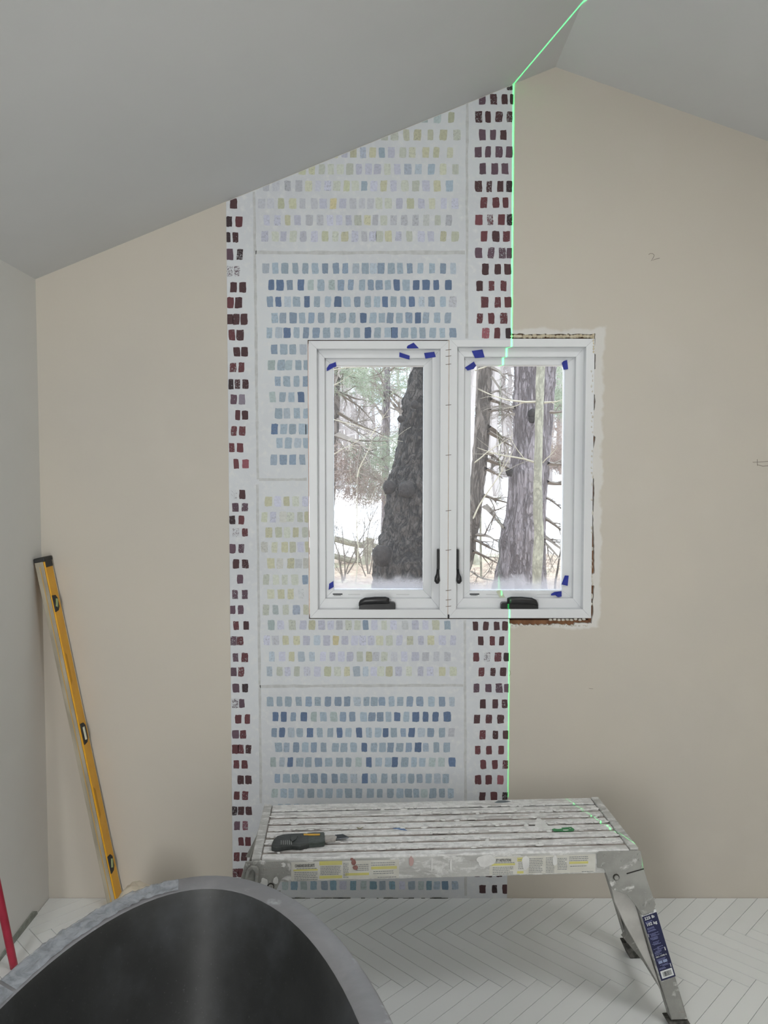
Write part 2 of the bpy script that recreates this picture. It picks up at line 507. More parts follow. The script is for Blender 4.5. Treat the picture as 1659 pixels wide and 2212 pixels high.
def ring(name, po, pi, y0, y1, m, parent, bev=.0012):
    """a mitred frame: outer rectangle po, inner rectangle pi (x0, x1, z0, z1) between depths y0 and y1"""
    root = None
    ox0, ox1, oz0, oz1 = po; ix0, ix1, iz0, iz1 = pi
    quads = [('_stile', [(ox0, oz0), (ix0, iz0), (ix0, iz1), (ox0, oz1)]), ('_stile', [(ix1, iz0), (ox1, oz0), (ox1, oz1), (ix1, iz1)]),
             ('_rail', [(ox0, oz0), (ox1, oz0), (ix1, iz0), (ix0, iz0)]), ('_rail', [(ix0, iz1), (ix1, iz1), (ox1, oz1), (ox0, oz1)])]
    for sfx, q in quads:
        prism(name + sfx, [(a, y0, c) for a, c in q], (0, y1 - y0, 0), m, parent, bev)


def rect(l, r, t, b_, d):
    p, q = W(l, t, d), W(r, b_, d)
    return (p.x, q.x, q.z, p.z)


def window(name, label, X, Ypx, crank_l, mirror, seed):
    """X: outer l/r, frame inner l/r, stop inner l/r, sash outer l/r, glass l/r in photograph pixels"""
    r = empty(name, (0, 0, 0)); tag(r, label, 'window', kind='structure')
    fo = rect(X[0], X[1], Ypx[0], Ypx[1], -.001); fi = rect(X[2], X[3], Ypx[2], Ypx[3], -.001)
    ring('frame', fo, fi, WY - .001, WY + .11, M_VINYL, r)
    so = (fi[0] - .004, fi[1] + .004, fi[2] - .004, fi[3] + .004); si = rect(X[4], X[5], Ypx[4], Ypx[5], .030)
    ring('stop', so, si, WY + .030, WY + .10, M_VINYL, r)
    ao = (si[0] - .006, si[1] + .006, si[2] - .006, si[3] + .006); ai = rect(X[6], X[7], Ypx[6], Ypx[7], .052)
    ring('sash', ao, ai, WY + .052, WY + .088, M_VINYL, r)
    zz = (ai[2], ai[3])
    box('pane', (ai[0] - .005, WY + .066, ai[2] - .005), (ai[1] + .005, WY + .070, ai[3] + .005), glass('window glass ' + name, zz[0], zz[1], seed), r)
    # thin dark strip line between stop and sash is the real recess; drain slots on the lower sash rail
    for px in ((752, 778), (856, 884)) if not mirror else ((1050, 1078), (1160, 1188)):
        a = W(px[0], 1283, .052); c = W(px[1], 1285.2, .052)
        box('weep_slot', (a.x, WY + .0512, c.z), (c.x, WY + .056, a.z), mat('pale slot plastic', (208, 210, 212), None, 5, .5), r, .0004)
    # crank operator on the lower stop
    cx0, cx1 = crank_l
    a, c = W(cx0 + 1, 1301, .012), W(cx1, 1318.5, .012)
    hb = MB()
    n = 14; zc = []
    x0, x1, z0, z1 = a.x, c.x, c.z, a.z
    pts = []
    rr = .008
    for (px, pz, a0) in ((x1 - rr, z1 - rr, 0), (x0 + rr, z1 - rr, 90), (x0 + .004, z0 + .004, 180), (x1 - .004, z0 + .004, 270)):
        rad = rr if a0 < 180 else .004
        for s_ in range(5):
            an = math.radians(a0 + 90 * s_ / 4); pts.append((px + rad * math.cos(an), WY + .006, pz + rad * math.sin(an)))
    cb = prism('crank_base', pts, (0, .026, 0), M_BLACK, r, .002)
    # folded handle: a rounded lever lying over the base
    sgn = 1 if not mirror else -1
    hp = []
    path = [(cx0, 1306, .5), (cx0 + 3, 1302, .75), (cx0 + 13, 1298.5, 1), (cx0 + 35, 1297.2, 1.08), (cx0 + 58, 1297, 1.05), (cx0 + 66, 1298, .85)]
    if mirror: path = [(cx0 + cx1 - p[0], p[1], p[2]) for p in path]
    lever = MB(); seg = 12; i0 = 0
    for (px, py, s_) in path:
        p = W(px, py, .0)
        for q in range(seg):
            an = 2 * math.pi * q / seg
            lever.v.append((p.x, WY + .003 + math.cos(an) * .009 * s_, p.z + math.sin(an) * .0125 * s_))
    for a_ in range(len(path) - 1):
        for q in range(seg):
            p1 = a_ * seg + q; p2 = a_ * seg + (q + 1) % seg
            lever.f.append((p1, p2, p2 + seg, p1 + seg))
    lever.f.append(tuple(range(seg))); lever.f.append(tuple(range((len(path) - 1) * seg, len(path) * seg)))
    ch = lever.build('crank_handle', M_BLACK, cb, smooth=True)
    # lock lever on the jamb beside the meeting frame
    lx = 946.5 if not mirror else 990.5
    top, mid, bot = W(lx, 1186, .015), W(lx, 1230, .015), W(lx, 1254, .006)
    jx = fi[1] if not mirror else fi[0]; s_ = -1 if not mirror else 1
    lk = box('lock_plate', (min(jx, jx + s_ * .009), WY + .004, mid.z), (max(jx, jx + s_ * .009), WY + .026, top.z), M_BLACK, r, .002)
    b = MB(); b.tube([(jx + s_ * .006, WY + .010, mid.z + .004), (jx + s_ * .007, WY + .003, mid.z - .014), (jx + s_ * .009, WY - .002, bot.z + .012), (jx + s_ * .009, WY - .003, bot.z), (jx + s_ * .008, WY - .002, bot.z - .009)],
                     [.004, .0055, .0095, .0105, .005], 10)
    b.build('lock_lever', M_BLACK, lk, smooth=True)
    # warning sticker
    sx0 = 719 if not mirror else 1014.5
    a, c = W(sx0, 1282, .052), W(sx0 + 22, 1287.4, .052)
    st = box('warning_sticker', (a.x, WY + .0514, c.z), (c.x, WY + .0522, a.z), M_WSTICK, r)
    box('sticker_band', (a.x, WY + .0508, c.z + (a.z - c.z) * .52), (c.x - .002, WY + .0515, a.z), M_DKSTICK, st)
    lettering('sticker_print', 'WARNING', .0052, M_DKSTICK, st, (a.x + .003, WY + .0514, c.z + .0008), (1, 0, 0), (0, 0, 1), bold=.0001)
    return r


w1 = window('window_1', 'left white casement window with a thick dark trunk behind its glass', (666.5, 967, 684, 949.5, 701, 932, 719.5, 914), (736, 1335.5, 753.5, 1317, 773.5, 1293, 790, 1274.5), (775, 854), False, 0)
w2 = window('window_2', 'right white casement window crossed by the green laser line', (970.5, 1277, 988, 1259, 1003, 1238, 1017.5, 1215), (731.5, 1335.5, 749, 1316, 771, 1292.5, 788.5, 1276), (1081, 1162), True, 4.3)
# seam between the two window frames with its row of staples
a, c = W(967.2, 735, 0), W(970.3, 1336, 0)
M_SEAM = mat('buff mullion seam', (206, 188, 168), (186, 160, 138), 40, .8)
sm = box('trim_6', (a.x - .0005, WY + .0005, c.z), (c.x + .0005, WY + .03, a.z), M_SEAM); tag(sm, 'buff seam with staple ticks between the two windows', 'trim', kind='structure')
M_TICK = mat('dark staple', (120, 92, 80), (90, 74, 66), 30, .5, metal=.3)
for y_ in (756, 769.5, 787, 875, 983, 1103, 1188, 1275, 1295.5, 1309.5):
    p = W(968.6, y_, 0)
    b = MB(); b.tube([(p.x - .0095, WY - .0017, p.z - .0008), (p.x, WY - .002, p.z), (p.x + .0095, WY - .0017, p.z + .0012)], .0008, 5); b.build('staple', M_TICK, sm)
p = W(968.8, 1331, 0); box('seam_plug', (p.x - .003, WY - .001, p.z - .008), (p.x + .003, WY + .004, p.z + .006), M_BLACK, sm)

# blue painter's tape
M_TAPE = mat('blue painters tape', (36, 52, 158), (28, 42, 138), 30, .6, bump=.3, bscale=90)
tapes = [([(878.5, 750), (881, 746.5), (893.5, 740), (896, 743), (905, 752.5), (880, 753)], 0, 'blue tape tab on the top rail of the left window frame'),
         ([(863, 761), (885, 768.5), (884.5, 777), (862.5, 771)], .03, 'blue tape scrap on the left window, under the top-rail tab'),
         ([(916, 762.5), (938, 760), (941.5, 771), (919, 775)], .03, 'blue tape square at the top right corner of the left window'),
         ([(706, 795), (711, 787.5), (725, 782), (727, 792), (720, 794), (706, 802)], .048, 'blue tape curl at the top left corner of the left glass'),
         ([(711, 1261), (720, 1255), (721, 1268), (710, 1274)], .048, 'blue tape scrap at the bottom left corner of the left glass'),
         ([(1019, 758), (1042, 755), (1047, 772), (1026, 774)], .03, 'large blue tape square at the top left of the right window'),
         ([(1004, 794), (1015, 787), (1023.5, 781), (1028.5, 790), (1023, 797), (1010, 800.5)], .048, 'jagged blue tape scrap at the top left corner of the right glass'),
         ([(1213.5, 784), (1217, 780), (1225, 777.5), (1227, 797.5), (1217.5, 799)], .048, 'blue tape strip at the top right corner of the right glass'),
         ([(1214, 1259), (1220, 1243), (1228.5, 1243.5), (1226, 1265.5), (1212.5, 1262.5)], .048, 'blue tape strip at the lower right edge of the right glass'),
         ([(1190, 1283), (1198, 1278.5), (1213, 1277), (1213, 1288.5), (1205, 1290), (1199, 1285.5), (1190.5, 1286.5)], .048, 'blue tape scrap on the bottom rail of the right window')]
for pts, d, lab in tapes:
    q = [W(a_, b_, d - .0012) for a_, b_ in pts]
    cc = sum(q, Vector()) / len(q)
    b = MB()
    for i in range(len(q)):                      # a slightly curled patch
        p1, p2 = q[i], q[(i + 1) % len(q)]
        b.poly([cc, p1 + Vector((0, -.0018 * (i % 2), 0)), p2 + Vector((0, -.0018 * ((i + 1) % len(q) % 2), 0))])
    o = b.build('tape_piece', M_TAPE); sd = o.modifiers.new('thickness', 'SOLIDIFY'); sd.thickness = .0006; sd.offset = 0
    tag(o, lab, 'tape', 'blue tape scraps on the windows')
M_CTAPE = mat('clear yellowed tape', (205, 212, 190), (192, 200, 172), 20, .3)
q = [W(a_, b_, .05) for a_, b_ in ((1072, 1277), (1082, 1274), (1091, 1291), (1081, 1295))]
b = MB(); b.poly(q); o = b.build('tape_piece', M_CTAPE); sd = o.modifiers.new('thickness', 'SOLIDIFY'); sd.thickness = .001
tag(o, 'pale yellowed tape strip hanging above the right window crank', 'tape')

# ------------------------------------------------------------------ pencil marks on the right wall
M_PENCIL = mat('pencil line', (150, 140, 130), (128, 118, 110), 60, .8)


def pencil(name, strokes, label, r=.0009):
    root = empty(name, tuple(W(*strokes[0][0]))); tag(root, label, 'pencil mark')
    for st in strokes:
        b = MB(); b.tube([W(a_, b_) - root.location + Vector((0, -.0002, 0)) for a_, b_ in st], r, 5); b.build('stroke', M_PENCIL, root)


pencil('pencil_mark', [[(1401, 550), (1405, 547.5), (1410, 548), (1413, 551), (1411.5, 556), (1406.5, 563.5), (1414, 560.5), (1425, 557.5)]], 'faint pencilled figure 2 on the beige wall')
pencil('pencil_mark', [[(1626, 998.5), (1642, 998), (1660, 996.5)], [(1635.5, 992), (1636, 1006)], [(1636, 1004), (1648, 1007), (1660, 1006)]], 'pencilled cross at the right edge of the beige wall')
pencil('pencil_mark', [[(1098, 1447), (1102, 1450), (1103, 1456), (1099, 1461)]], 'small pencilled arc beside the wallpaper edge under the window', .0007)
pencil('pencil_mark', [[(1272, 1487), (1281, 1488)]], 'tiny pencil dash on the beige wall below the right window', .0007)

# ------------------------------------------------------------------ wallpaper with painted squares
MX0, MX1, SEAM = -.534, .435, 1.478
wl, wt, wbm = W(665.5, 900).x, W(800, 734.5).z, W(800, 1337).z
k = NT('hand painted wallpaper'); vec = k.map()
a_ = k.mix(k.ramp(k.noise(vec, 3.2, 5, .6), .3, .7), lin((216, 220, 224)), lin((207, 210, 215)))
a_ = k.mix(k.ramp(k.noise(vec, 45, 4), .45, .8), a_, lin((221, 223, 224)))
k.base(a_, .85); k.bump(k.noise(vec, 160, 4), .25, .001); M_PAPER = k.m
k = NT('dry brushed paint'); geo = k.n('NewGeometry'); oi = k.n('ObjectInfo')
sc = k.n('VectorMath', operation='MULTIPLY'); k.l(geo.outputs['Position'], sc.inputs[0]); sc.inputs[1].default_value = (1.2, 1, .75)
g1 = k.noise(sc.outputs[0], 420, 3, .65); g2 = k.noise(geo.outputs['Position'], 130, 3, .6)
cov = k.math('ADD', k.math('MULTIPLY', g1, .6), k.math('MULTIPLY', g2, .4))
thr = k.math('SUBTRACT', .99, k.math('MULTIPLY', oi.outputs['Alpha'], .72))
al = k.n('MapRange', interpolation_type='SMOOTHSTEP'); k.l(cov, al.inputs['Value']); k.l(k.math('SUBTRACT', thr, .07), al.inputs['From Min']); k.l(k.math('ADD', thr, .07), al.inputs['From Max'])
hs = k.n('HueSaturation'); k.l(oi.outputs['Color'], hs.inputs['Color']); k.l(k.math('ADD', .75, k.math('MULTIPLY', g2, .5)), hs.inputs['Value'])
k.base(hs.outputs[0], .8); k.l(al.outputs[0], k.b.inputs['Alpha']); M_DAUB = k.m

lower = [(MX0, TZ), (MX1, TZ), (MX1, wbm), (wl, wbm), (wl, SEAM), (MX0, SEAM)]
upper = [(MX0, SEAM), (wl, SEAM), (wl, wt), (MX1, wt), (MX1, ceil_z(MX1) - .002), (MX0, ceil_z(MX0) - .002)]


def sheet(poly, label, y):
    b = MB(); b.prism([(p[0], y, p[1]) for p in poly], (0, -.0012, 0)); o = b.build('wallpaper_sheet', M_PAPER)
    tag(o, label, 'wallpaper', 'lengths of painted wallpaper'); return o


UP = sheet(upper, 'upper length of grey wallpaper with painted squares, running up to the sloping ceiling', WY - .0002)
LO = sheet(lower, 'lower length of grey wallpaper with painted squares, below the seam, down to the floor', WY - .0006)
COL = dict(g=(192, 195, 203), s=(198, 203, 194), y=(197, 197, 173), Y=(205, 197, 161), o=(190, 194, 171), b=(144, 161, 181), B=(104, 124, 155), l=(180, 192, 204), n=(164, 180, 194),
           t=(176, 190, 192), T=(134, 164, 180), v=(197, 200, 216), d=(80, 57, 60), r=(104, 64, 69), R=(155, 95, 105), p=(100, 80, 92), k=(62, 50, 54))
rd = random.Random(21)


def daub(px, py, code, w_=14.0, h_=22.0, strip=False):
    zc = W(px, py); up = zc.z > SEAM
    par = UP if up else LO
    pxm = .00161
    w2 = w_ * pxm / 2 * rd.uniform(.86, 1.14); h2 = h_ * pxm / 2 * rd.uniform(.93, 1.06)
    lean = rd.uniform(-.06, .06)
    pts = []
    for (sx_, sz_) in ((-1, -1), (-.35, -1), (.35, -1), (1, -1), (1, -.3), (1, .35), (1, 1), (.3, 1), (-.4, 1), (-1, 1), (-1, .3), (-1, -.35)):
        r1, r2 = rd.uniform(-.09, .09), rd.uniform(-.07, .07)
        if abs(sx_) == 1 and abs(sz_) == 1: r1 -= sx_ * .05; r2 -= sz_ * .04
        pts.append((zc.x + (sx_ + r1) * w2 + sz_ * lean * h2, zc.z + (sz_ + r2) * h2))
    for c3 in ((1, 0, MX1 - .0004), (-1, 0, -(MX0 + .0004)), (-SL, 1, RZ - SL * RX - .003)):
        pts = clip(pts, *c3)
        if len(pts) < 3: return
    if up and zc.z < wt + .02 and max(p[0] for p in pts) > wl and zc.x < MX1:
        if zc.z < wt: pts = clip(pts, 1, 0, wl - .0005)
        else: pts = clip(pts, 0, -1, -(wt + .0005))
    if not up and zc.z > wbm - .02:
        if zc.z > wbm: pts = clip(pts, 1, 0, wl - .0005)
        else: pts = clip(pts, 0, 1, wbm - .0005)
    if len(pts) < 3: return
    cx = sum(p[0] for p in pts) / len(pts); cz = sum(p[1] for p in pts) / len(pts)
    yy = WY - (.0018 if up else .0022)
    b = MB(); b.poly([(p[0] - cx, 0, p[1] - cz) for p in reversed(pts)])
    o = b.build('border_square' if strip else 'painted_square', M_DAUB, par); o.location = (cx, yy, cz)
    c = COL[code[0]]
    if len(code) > 1 and code[1] in COL: c = tuple((p + q) / 2 for p, q in zip(c, COL[code[1]]))
    j = rd.uniform(.94, 1.06); lc = lin(tuple(min(255, v_ * j) for v_ in c))
    alpha = 1.0 if not strip else rd.uniform(.76, .97)
    if not strip: alpha = rd.uniform(.82, 1.0)
    if 'f' in code: alpha *= .72
    o.color = (lc[0], lc[1], lc[2], alpha)


def row(py, text, x0, sc_, strip=False, w_=14.0, h_=22.0):
    for it in text.split():
        n = 0
        while n < len(it) and (it[n].isdigit()): n += 1
        daub(x0 + int(it[:n]) / sc_, py, it[n:], w_, h_, strip)


K1, K2 = 1659 / 660, 737 / 220
# field rows of the upper length (x positions read off in eighths of the row's own print)
P254 = '880t 960s 1030t 1095t 1168t 1243o'
P292 = '760s 820s 880s 935s 1000sy 1060y 1130ys 1200y 1275s'
P330 = '610y 665v 712y 765nv 817y 867n 918v 980s 1032ys 1105y 1162oy 1237ys'
P366 = '435o 487oy 541s 590s 641s 693s 742v 795v 843v 897s 951v 1007vn 1065l 1135n 1199sy 1266s'
P402 = '238g 292g 356g 417g 469sy 521gv 574v 622s 676o 723s 771n 823v 877y 930v 992s 1051s 1106v 1167y 1234n'
P440 = '215g 263g 320o 383oy 436g 500g 549v 603Y 654v 710g 759g 805g 851s 902s 962v 1022o 1081v 1139ys 1203v 1264v'
P476 = '242v 300v 356y 409v 473g 531g 586v 635v 686v 737s 789y 831g 877s 930g 989g 1050g 1108gs 1170s 1230g'
P511 = '231v 289s 333v 386s 440gv 500v 559o 614s 666y 720v 772g 817v 855s 903y 957v 1016s 1080v 1133v 1201y 1264so'
for py, t in ((254, P254), (292, P292), (330, P330), (366, P366), (402, P402), (440, P440), (476, P476), (511, P511)): row(py, t, 480, K1)
P580 = '237gn 289n 340n 397n 452n 505n 559b 618b 669b 726l 777n 821l 862b 918n 966n 1018b 1076n 1139n 1199b 1254l'
P616 = '267B 314B 367b 427B 481t 536n 595t 645b 698b 760n 807b 852b 900n 948B 999n 1053B 1107B 1162B 1228B'
P652 = '260b 305B 356l 404n 461B 515n 574n 628B 678n 734b 791n 841n 884B 930n 982b 1029B 1083l 1136b 1198n 1252g'
P687 = '286n 330bl 386b 434n 484b 537lb 602n 652n 707n 766B 819n 867n 912b 962n 1014b 1063B 1107lb 1167n 1225lb'
P719 = '257n 308l 353B 404n 455b 510b 567n 626n 677n 731n 791B 844n 900n 935B 991n 1041n 1087n 1143n 1195n 1252b'
for py, t in ((580, P580), (616, P616), (652, P652), (687, P687), (719, P719)): row(py, t, 480, K1)
for py, t in ((755, '377b 446n 510n 585ng'), (789, '357t 427n 482nt 551n 612n'), (824, '403nb 468n 538n 606b'), (858, '364t 437n 501n 571B'), (893, '409n 468l 541n 610n'),
              (927, '379B 445n 510n 581n 628n'), (957, '415n 479n 547l 612n'), (993, '374lb 442b 510b 580lb')): row(py, t, 480, K2)
# field rows of the lower length
for py, t in ((1083, '335y 403v 466y 532s 602v'), (1117, '306so 369v 440yv 495s 564s 622y'), (1150, '338y 409so 470s 532y 600s'), (1182, '306yv 380ys 453y 510ys 568v 626y'),
              (1217, '354y 418vy 497y 552sv 606yv'), (1252, '318s 389s 453s 526s 600b'), (1283, '352ys 426y 496y 572sv'), (1317, '318s 387sn 459s 537bv 606ys')): row(py, t, 480, K2)
P1350 = '267t 318v 381s 440v 488y 540v 590v 636g 686s 735s 779b 826v 879s 930v 993vs 1049v 1103v 1160ys 1222n'
P1383 = '243v 290g 345y 405y 458v 515l 567v 617Y 666v 719v 763v 808v 855sy 907s 962v 1020sy 1079v 1133y 1195v 1253v'
P1418 = '270l 326v 377y 430l 488l 547v 598v 647v 694v 747s 797y 834g 880s 934g 988v 1048v 1104g 1163g 1222g'
P1450 = '257l 312s 355v 406s 460gv 517v 573o 626s 678y 730l 779l 823v 861s 906y 957v 1014s 1077v 1129v 1194y 1254so'
P1515 = '261n 311n 359n 416n 469b 519n 575b 629b 679b 734l 784n 825n 867b 920n 966n 1018b 1073b 1136n 1193b 1247l'
P1548 = '290B 335B 386b 443B 498t 550n 606t 656b 707b 767n 813b 858b 903n 950B 999n 1051B 1104B 1158B 1221B'
P1582 = '283b 325B 374l 421n 477B 530n 587n 637B 686n 743B 797n 846n 887B 932n 983b 1028B 1081l 1132b 1193n 1245g'
P1614 = '307n 349bl 402b 451n 498b 551lb 615n 661n 714n 772B 824n 870n 914b 964n 1013b 1063B 1105lb 1163n 1219n'
P1646 = '277t 325l 370B 421n 468n 522b 578n 637n 686n 741t 797B 849n 902n 937B 991n 1041n 1086n 1140t 1190t 1248B'
P1681 = '300b 350n 397n 452n 500b 553b 611b 660n 716l 775B 823n 880n 935n 981n 1026n 1071bl 1121n 1168l 1213n'
P1713 = '285t 335n 375n 427n 481n 530n 580n 637n 687n 742n 804n 855n 913n 965n 1011n 1054n 1096t 1144n 1193n 1241n'
for py, t in ((1350, P1350), (1383, P1383), (1418, P1418), (1450, P1450), (1515, P1515), (1548, P1548), (1582, P1582), (1614, P1614), (1646, P1646), (1681, P1681), (1713, P1713)):
    row(py, t, 480, K1, h_=21)
row(1744, '315n 358n 405n 462n 520n', 480, K1, h_=16)
row(1879, '950n 1010n 1060n 1110n 1160t 1200n 1238n', 480, K1, h_=20)
row(1912, '342t 391Tb 443t 497Tn 555lb 603T 656v 711T 767t 820T 870n 923T 977v 1029n 1079t 1123T 1165n 1210TB 1264lb', 480, K1, h_=20)
# maroon border squares
for py, t in ((440, '62d'), (479, '38k 91r'), (513, '30k 72d'), (550, '42p 96k'), (586, '38pf 80pf'), (621, '62d 111d'), (654, '44r 89d'), (690, '42d 76d 119d'), (724, '53r 97d'),
              (184, '1560k'), (215, '1413p 1473d 1533d 1578k'), (253, '1393d 1443d 1502d 1560d'), (292, '1413p 1470p 1526d'), (329, '1390p 1443p 1502p 1558p'), (365, '1414p 1479p 1535p'),
              (403, '1391d 1449d 1509d 1558k'), (438, '1420r 1486r 1538r'), (475, '1394Rr 1455rf 1516r 1562k'), (511, '1421r 1486d 1543r'), (547, '1392p 1459p 1520p 1562p'),
              (582, '1428d 1496d 1549d'), (618, '1397d 1462r 1527r'), (653, '1425r 1496r 1552r'), (688, '1398r 1461r 1528r'), (720, '1430R 1493r 1553k')): row(py, t, 480, K1, True, 13.6, 22)
for py, t in ((760, '107d 162d'), (794, '79r 140r'), (830, '64k 111d 169d'), (863, '84p 143pv'), (897, '114rd 166d'), (931, '86r 146r'), (967, '70r 130r'), (1002, '101r 170R')):
    row(py, t, 480, K2, True, 12.5, 20)
for py, t in ((1068, '88pf 146d'), (1096, '96p 165p'), (1123, '74k 139r'), (1150, '99pf 165r'), (1185, '74p 139p'), (1218, '101d 167d'), (1251, '130p'), (1284, '93p 164p'), (1317, '76p 134p'), (1351, '102r 173d')):
    row(py, t, 480, K2, True, 12.5, 19)
for py, t in ((1384, '62p 98r'), (1420, '73p 123r'), (1451, '62p 103r'), (1486, '75p 125k'), (1519, '70pf 107p'), (1553, '88r 137r'), (1586, '73p 114r'), (1618, '72r 102r 143d'), (1651, '78r 122r'),
              (1684, '101d 143d'), (1718, '80r 125r'), (1751, '66k 102d 145d'), (1783, '81p 125pR'), (1817, '103r 141r'), (1850, '79r 120d'), (1885, '70r 100r'),
              (1352, '1375d 1431d 1490d 1536d'), (1384, '1404d 1466r 1517d'), (1419, '1379r 1438pf 1497r 1543k'), (1451, '1407r 1469d 1525d'), (1486, '1380p 1445p 1503p 1547p'), (1520, '1415d 1482d 1533d'),
              (1553, '1383d 1448rd 1511d'), (1587, '1413r 1483d 1539d'), (1620, '1387r 1448r 1514r'), (1651, '1417r 1480r 1537r'), (1684, '1389r 1446r 1510R'), (1720, '1412d 1475r 1535k'),
              (1885, '1384d 1446d 1505d'), (1920, '1413d 1478k 1538d')): row(py, t, 480, K1, True, 13.0, 19.5)
# grey ruled lines between border and field
k = NT('soft grey ruled line'); vec = k.map()
k.base(k.mix(k.ramp(k.noise(vec, 60, 4), .3, .7), lin((188, 190, 190)), lin((202, 204, 205))), .85); M_RULE = k.m


def rule(pts, w_, par):
    b = MB(); q = [W(*p) for p in pts]; left = []; right = []
    for i, p in enumerate(q):
        d = (q[min(i + 1, len(q) - 1)] - q[max(i - 1, 0)]); nrm = Vector((-d.z, 0, d.x)).normalized() * w_ / 2 * rd.uniform(.75, 1.2)
        left.append(p + nrm); right.append(p - nrm)
    yy = -.0016 if par is UP else -.0020
    for i in range(len(q) - 1):
        b.poly([left[i] + Vector((0, yy, 0)), right[i] + Vector((0, yy, 0)), right[i + 1] + Vector((0, yy, 0)), left[i + 1] + Vector((0, yy, 0))])
    b.build('ruled_line', M_RULE, par)


def seg(x0, y0, x1, y1, n=14): return [(x0 + (x1 - x0) * i / n + rd.uniform(-.6, .6), y0 + (y1 - y0) * i / n + rd.uniform(-.6, .6)) for i in range(n + 1)]


rule(seg(549, 414, 557, 1036, 30), .009, UP); rule(seg(1009, 222, 1008, 732, 24), .009, UP); rule(seg(552, 546, 1004, 546, 24), .012, UP); rule(seg(560, 1036.5, 663, 1035.5, 10), .010, UP)
rule(seg(556, 1046, 564, 1735, 30), .009, LO); rule(seg(1004, 1340, 1006, 1934, 24), .009, LO); rule(seg(562, 1482, 1001, 1480, 24), .010, LO)

# ------------------------------------------------------------------ bathtub
k = NT('charcoal stone resin'); vec = k.map()
c_ = k.mix(k.ramp(k.noise(vec, 5, 6, .6), .35, .75), lin((46, 47, 47)), lin((60, 61, 61)))
c_ = k.mix(k.ramp(k.noise(vec, 240, 2), .66, .74), c_, lin((74, 75, 75)))
c_ = k.mix(k.math('MULTIPLY', k.ramp(k.noise(vec, 3.1, 5, .6), .5, .75), .55), c_, lin((88, 91, 95)))
k.base(c_, .5); k.bump(k.noise(vec, 12, 5), .12, .01); M_TUB = k.m
k = NT('dusty stone rim'); vec = k.map()
c_ = k.mix(k.ramp(k.noise(vec, 6, 6, .65, .6), .3, .7), lin((138, 137, 140)), lin((122, 122, 125)))
c_ = k.mix(k.ramp(k.noise(vec, 18, 5, .6), .58, .75), c_, lin((160, 162, 166)))
k.base(c_, .5); k.bump(k.noise(vec, 50, 5), .15, .002); M_RIM = k.m
tub = empty('bathtub', (-.324, .857, TZ), (0, 0, math.radians(5.79)))
tag(tub, 'dark charcoal oval freestanding bathtub with a dusty grey rim', 'bathtub')
TA, TB, TH = .875, .417, .576


def oval(a, b, z, n=96, ex=1.97):
    out = []
    for i in range(n):
        t = 2 * math.pi * i / n; c, s = math.cos(t), math.sin(t)
        out.append((b * math.copysign(abs(c) ** (2 / ex), c), a * math.copysign(abs(s) ** (2 / ex), s), z))
    return out


def loft(name, rings, m, parent, capa=True, capb=False):
    b = MB(); n = len(rings[0])
    for r in rings: b.v += r
    for k_ in range(len(rings) - 1):
        for j in range(n):
            b.f.append((k_ * n + j, k_ * n + (j + 1) % n, (k_ + 1) * n + (j + 1) % n, (k_ + 1) * n + j))
    if capa: b.f.append(tuple(range(n)))
    if capb: b.f.append(tuple(range((len(rings) - 1) * n, len(rings) * n)))
    return b.build(name, m, parent, smooth=True)


RW = .058
rings = [oval(TA * .70, TB * .66, 0), oval(TA * .73, TB * .70, .05), oval(TA * .80, TB * .79, .2), oval(TA * .90, TB * .90, .38), oval(TA - .022, TB - .018, TH - .06), oval(TA - .012, TB - .010, TH - .025)]
loft('outer_shell', rings, M_TUB, tub)
rings = [oval(TA - .012, TB - .010, TH - .026), oval(TA - .002, TB - .002, TH - .018), oval(TA, TB, TH - .010), oval(TA - .002, TB - .002, TH - .003), oval(TA - .007, TB - .007, TH), oval(TA - RW + .004, TB - RW + .004, TH), oval(TA - RW, TB - RW, TH - .003)]
loft('rim', rings, M_RIM, tub, False)
ia, ib = TA - RW, TB - RW
rings = [oval(ia, ib, TH - .003), oval(ia - .004, ib - .004, TH - .012), oval(ia - .012, ib - .008, TH - .05), oval(ia - .05, ib - .03, TH - .18), oval(ia - .12, ib - .065, TH - .32), oval(ia - .19, ib - .10, TH - .42), oval(ia - .27, ib - .15, TH - .468), oval(ia - .36, ib - .22, TH - .485), oval(ia - .6, ib - .31, TH - .49)]
loft('basin', rings, M_TUB, tub, False, True)
b = MB(); b.tube([(0, -.1, TH - .489), (0, -.1, TH - .482)], .03, 20); b.build('drain', mat('dark drain metal', (60, 60, 62), None, 5, .3, .8), tub, bevel=.002)

# crumpled plastic film lying over the far left of the rim
k = NT('crumpled clear plastic film'); vec = k.map()
k.base(k.mix(k.ramp(k.noise(vec, 22, 5, .6, 1.5), .35, .7), lin((190, 196, 204)), lin((152, 158, 166))), .16)
k.b.inputs['Alpha'].default_value = .62; k.bump(k.noise(vec, 26, 3, .5, 1.5), .7, .006); M_FILM = k.m
RT = Matrix.Translation(tub.location) @ Matrix.Rotation(math.radians(5.79), 4, 'Z')


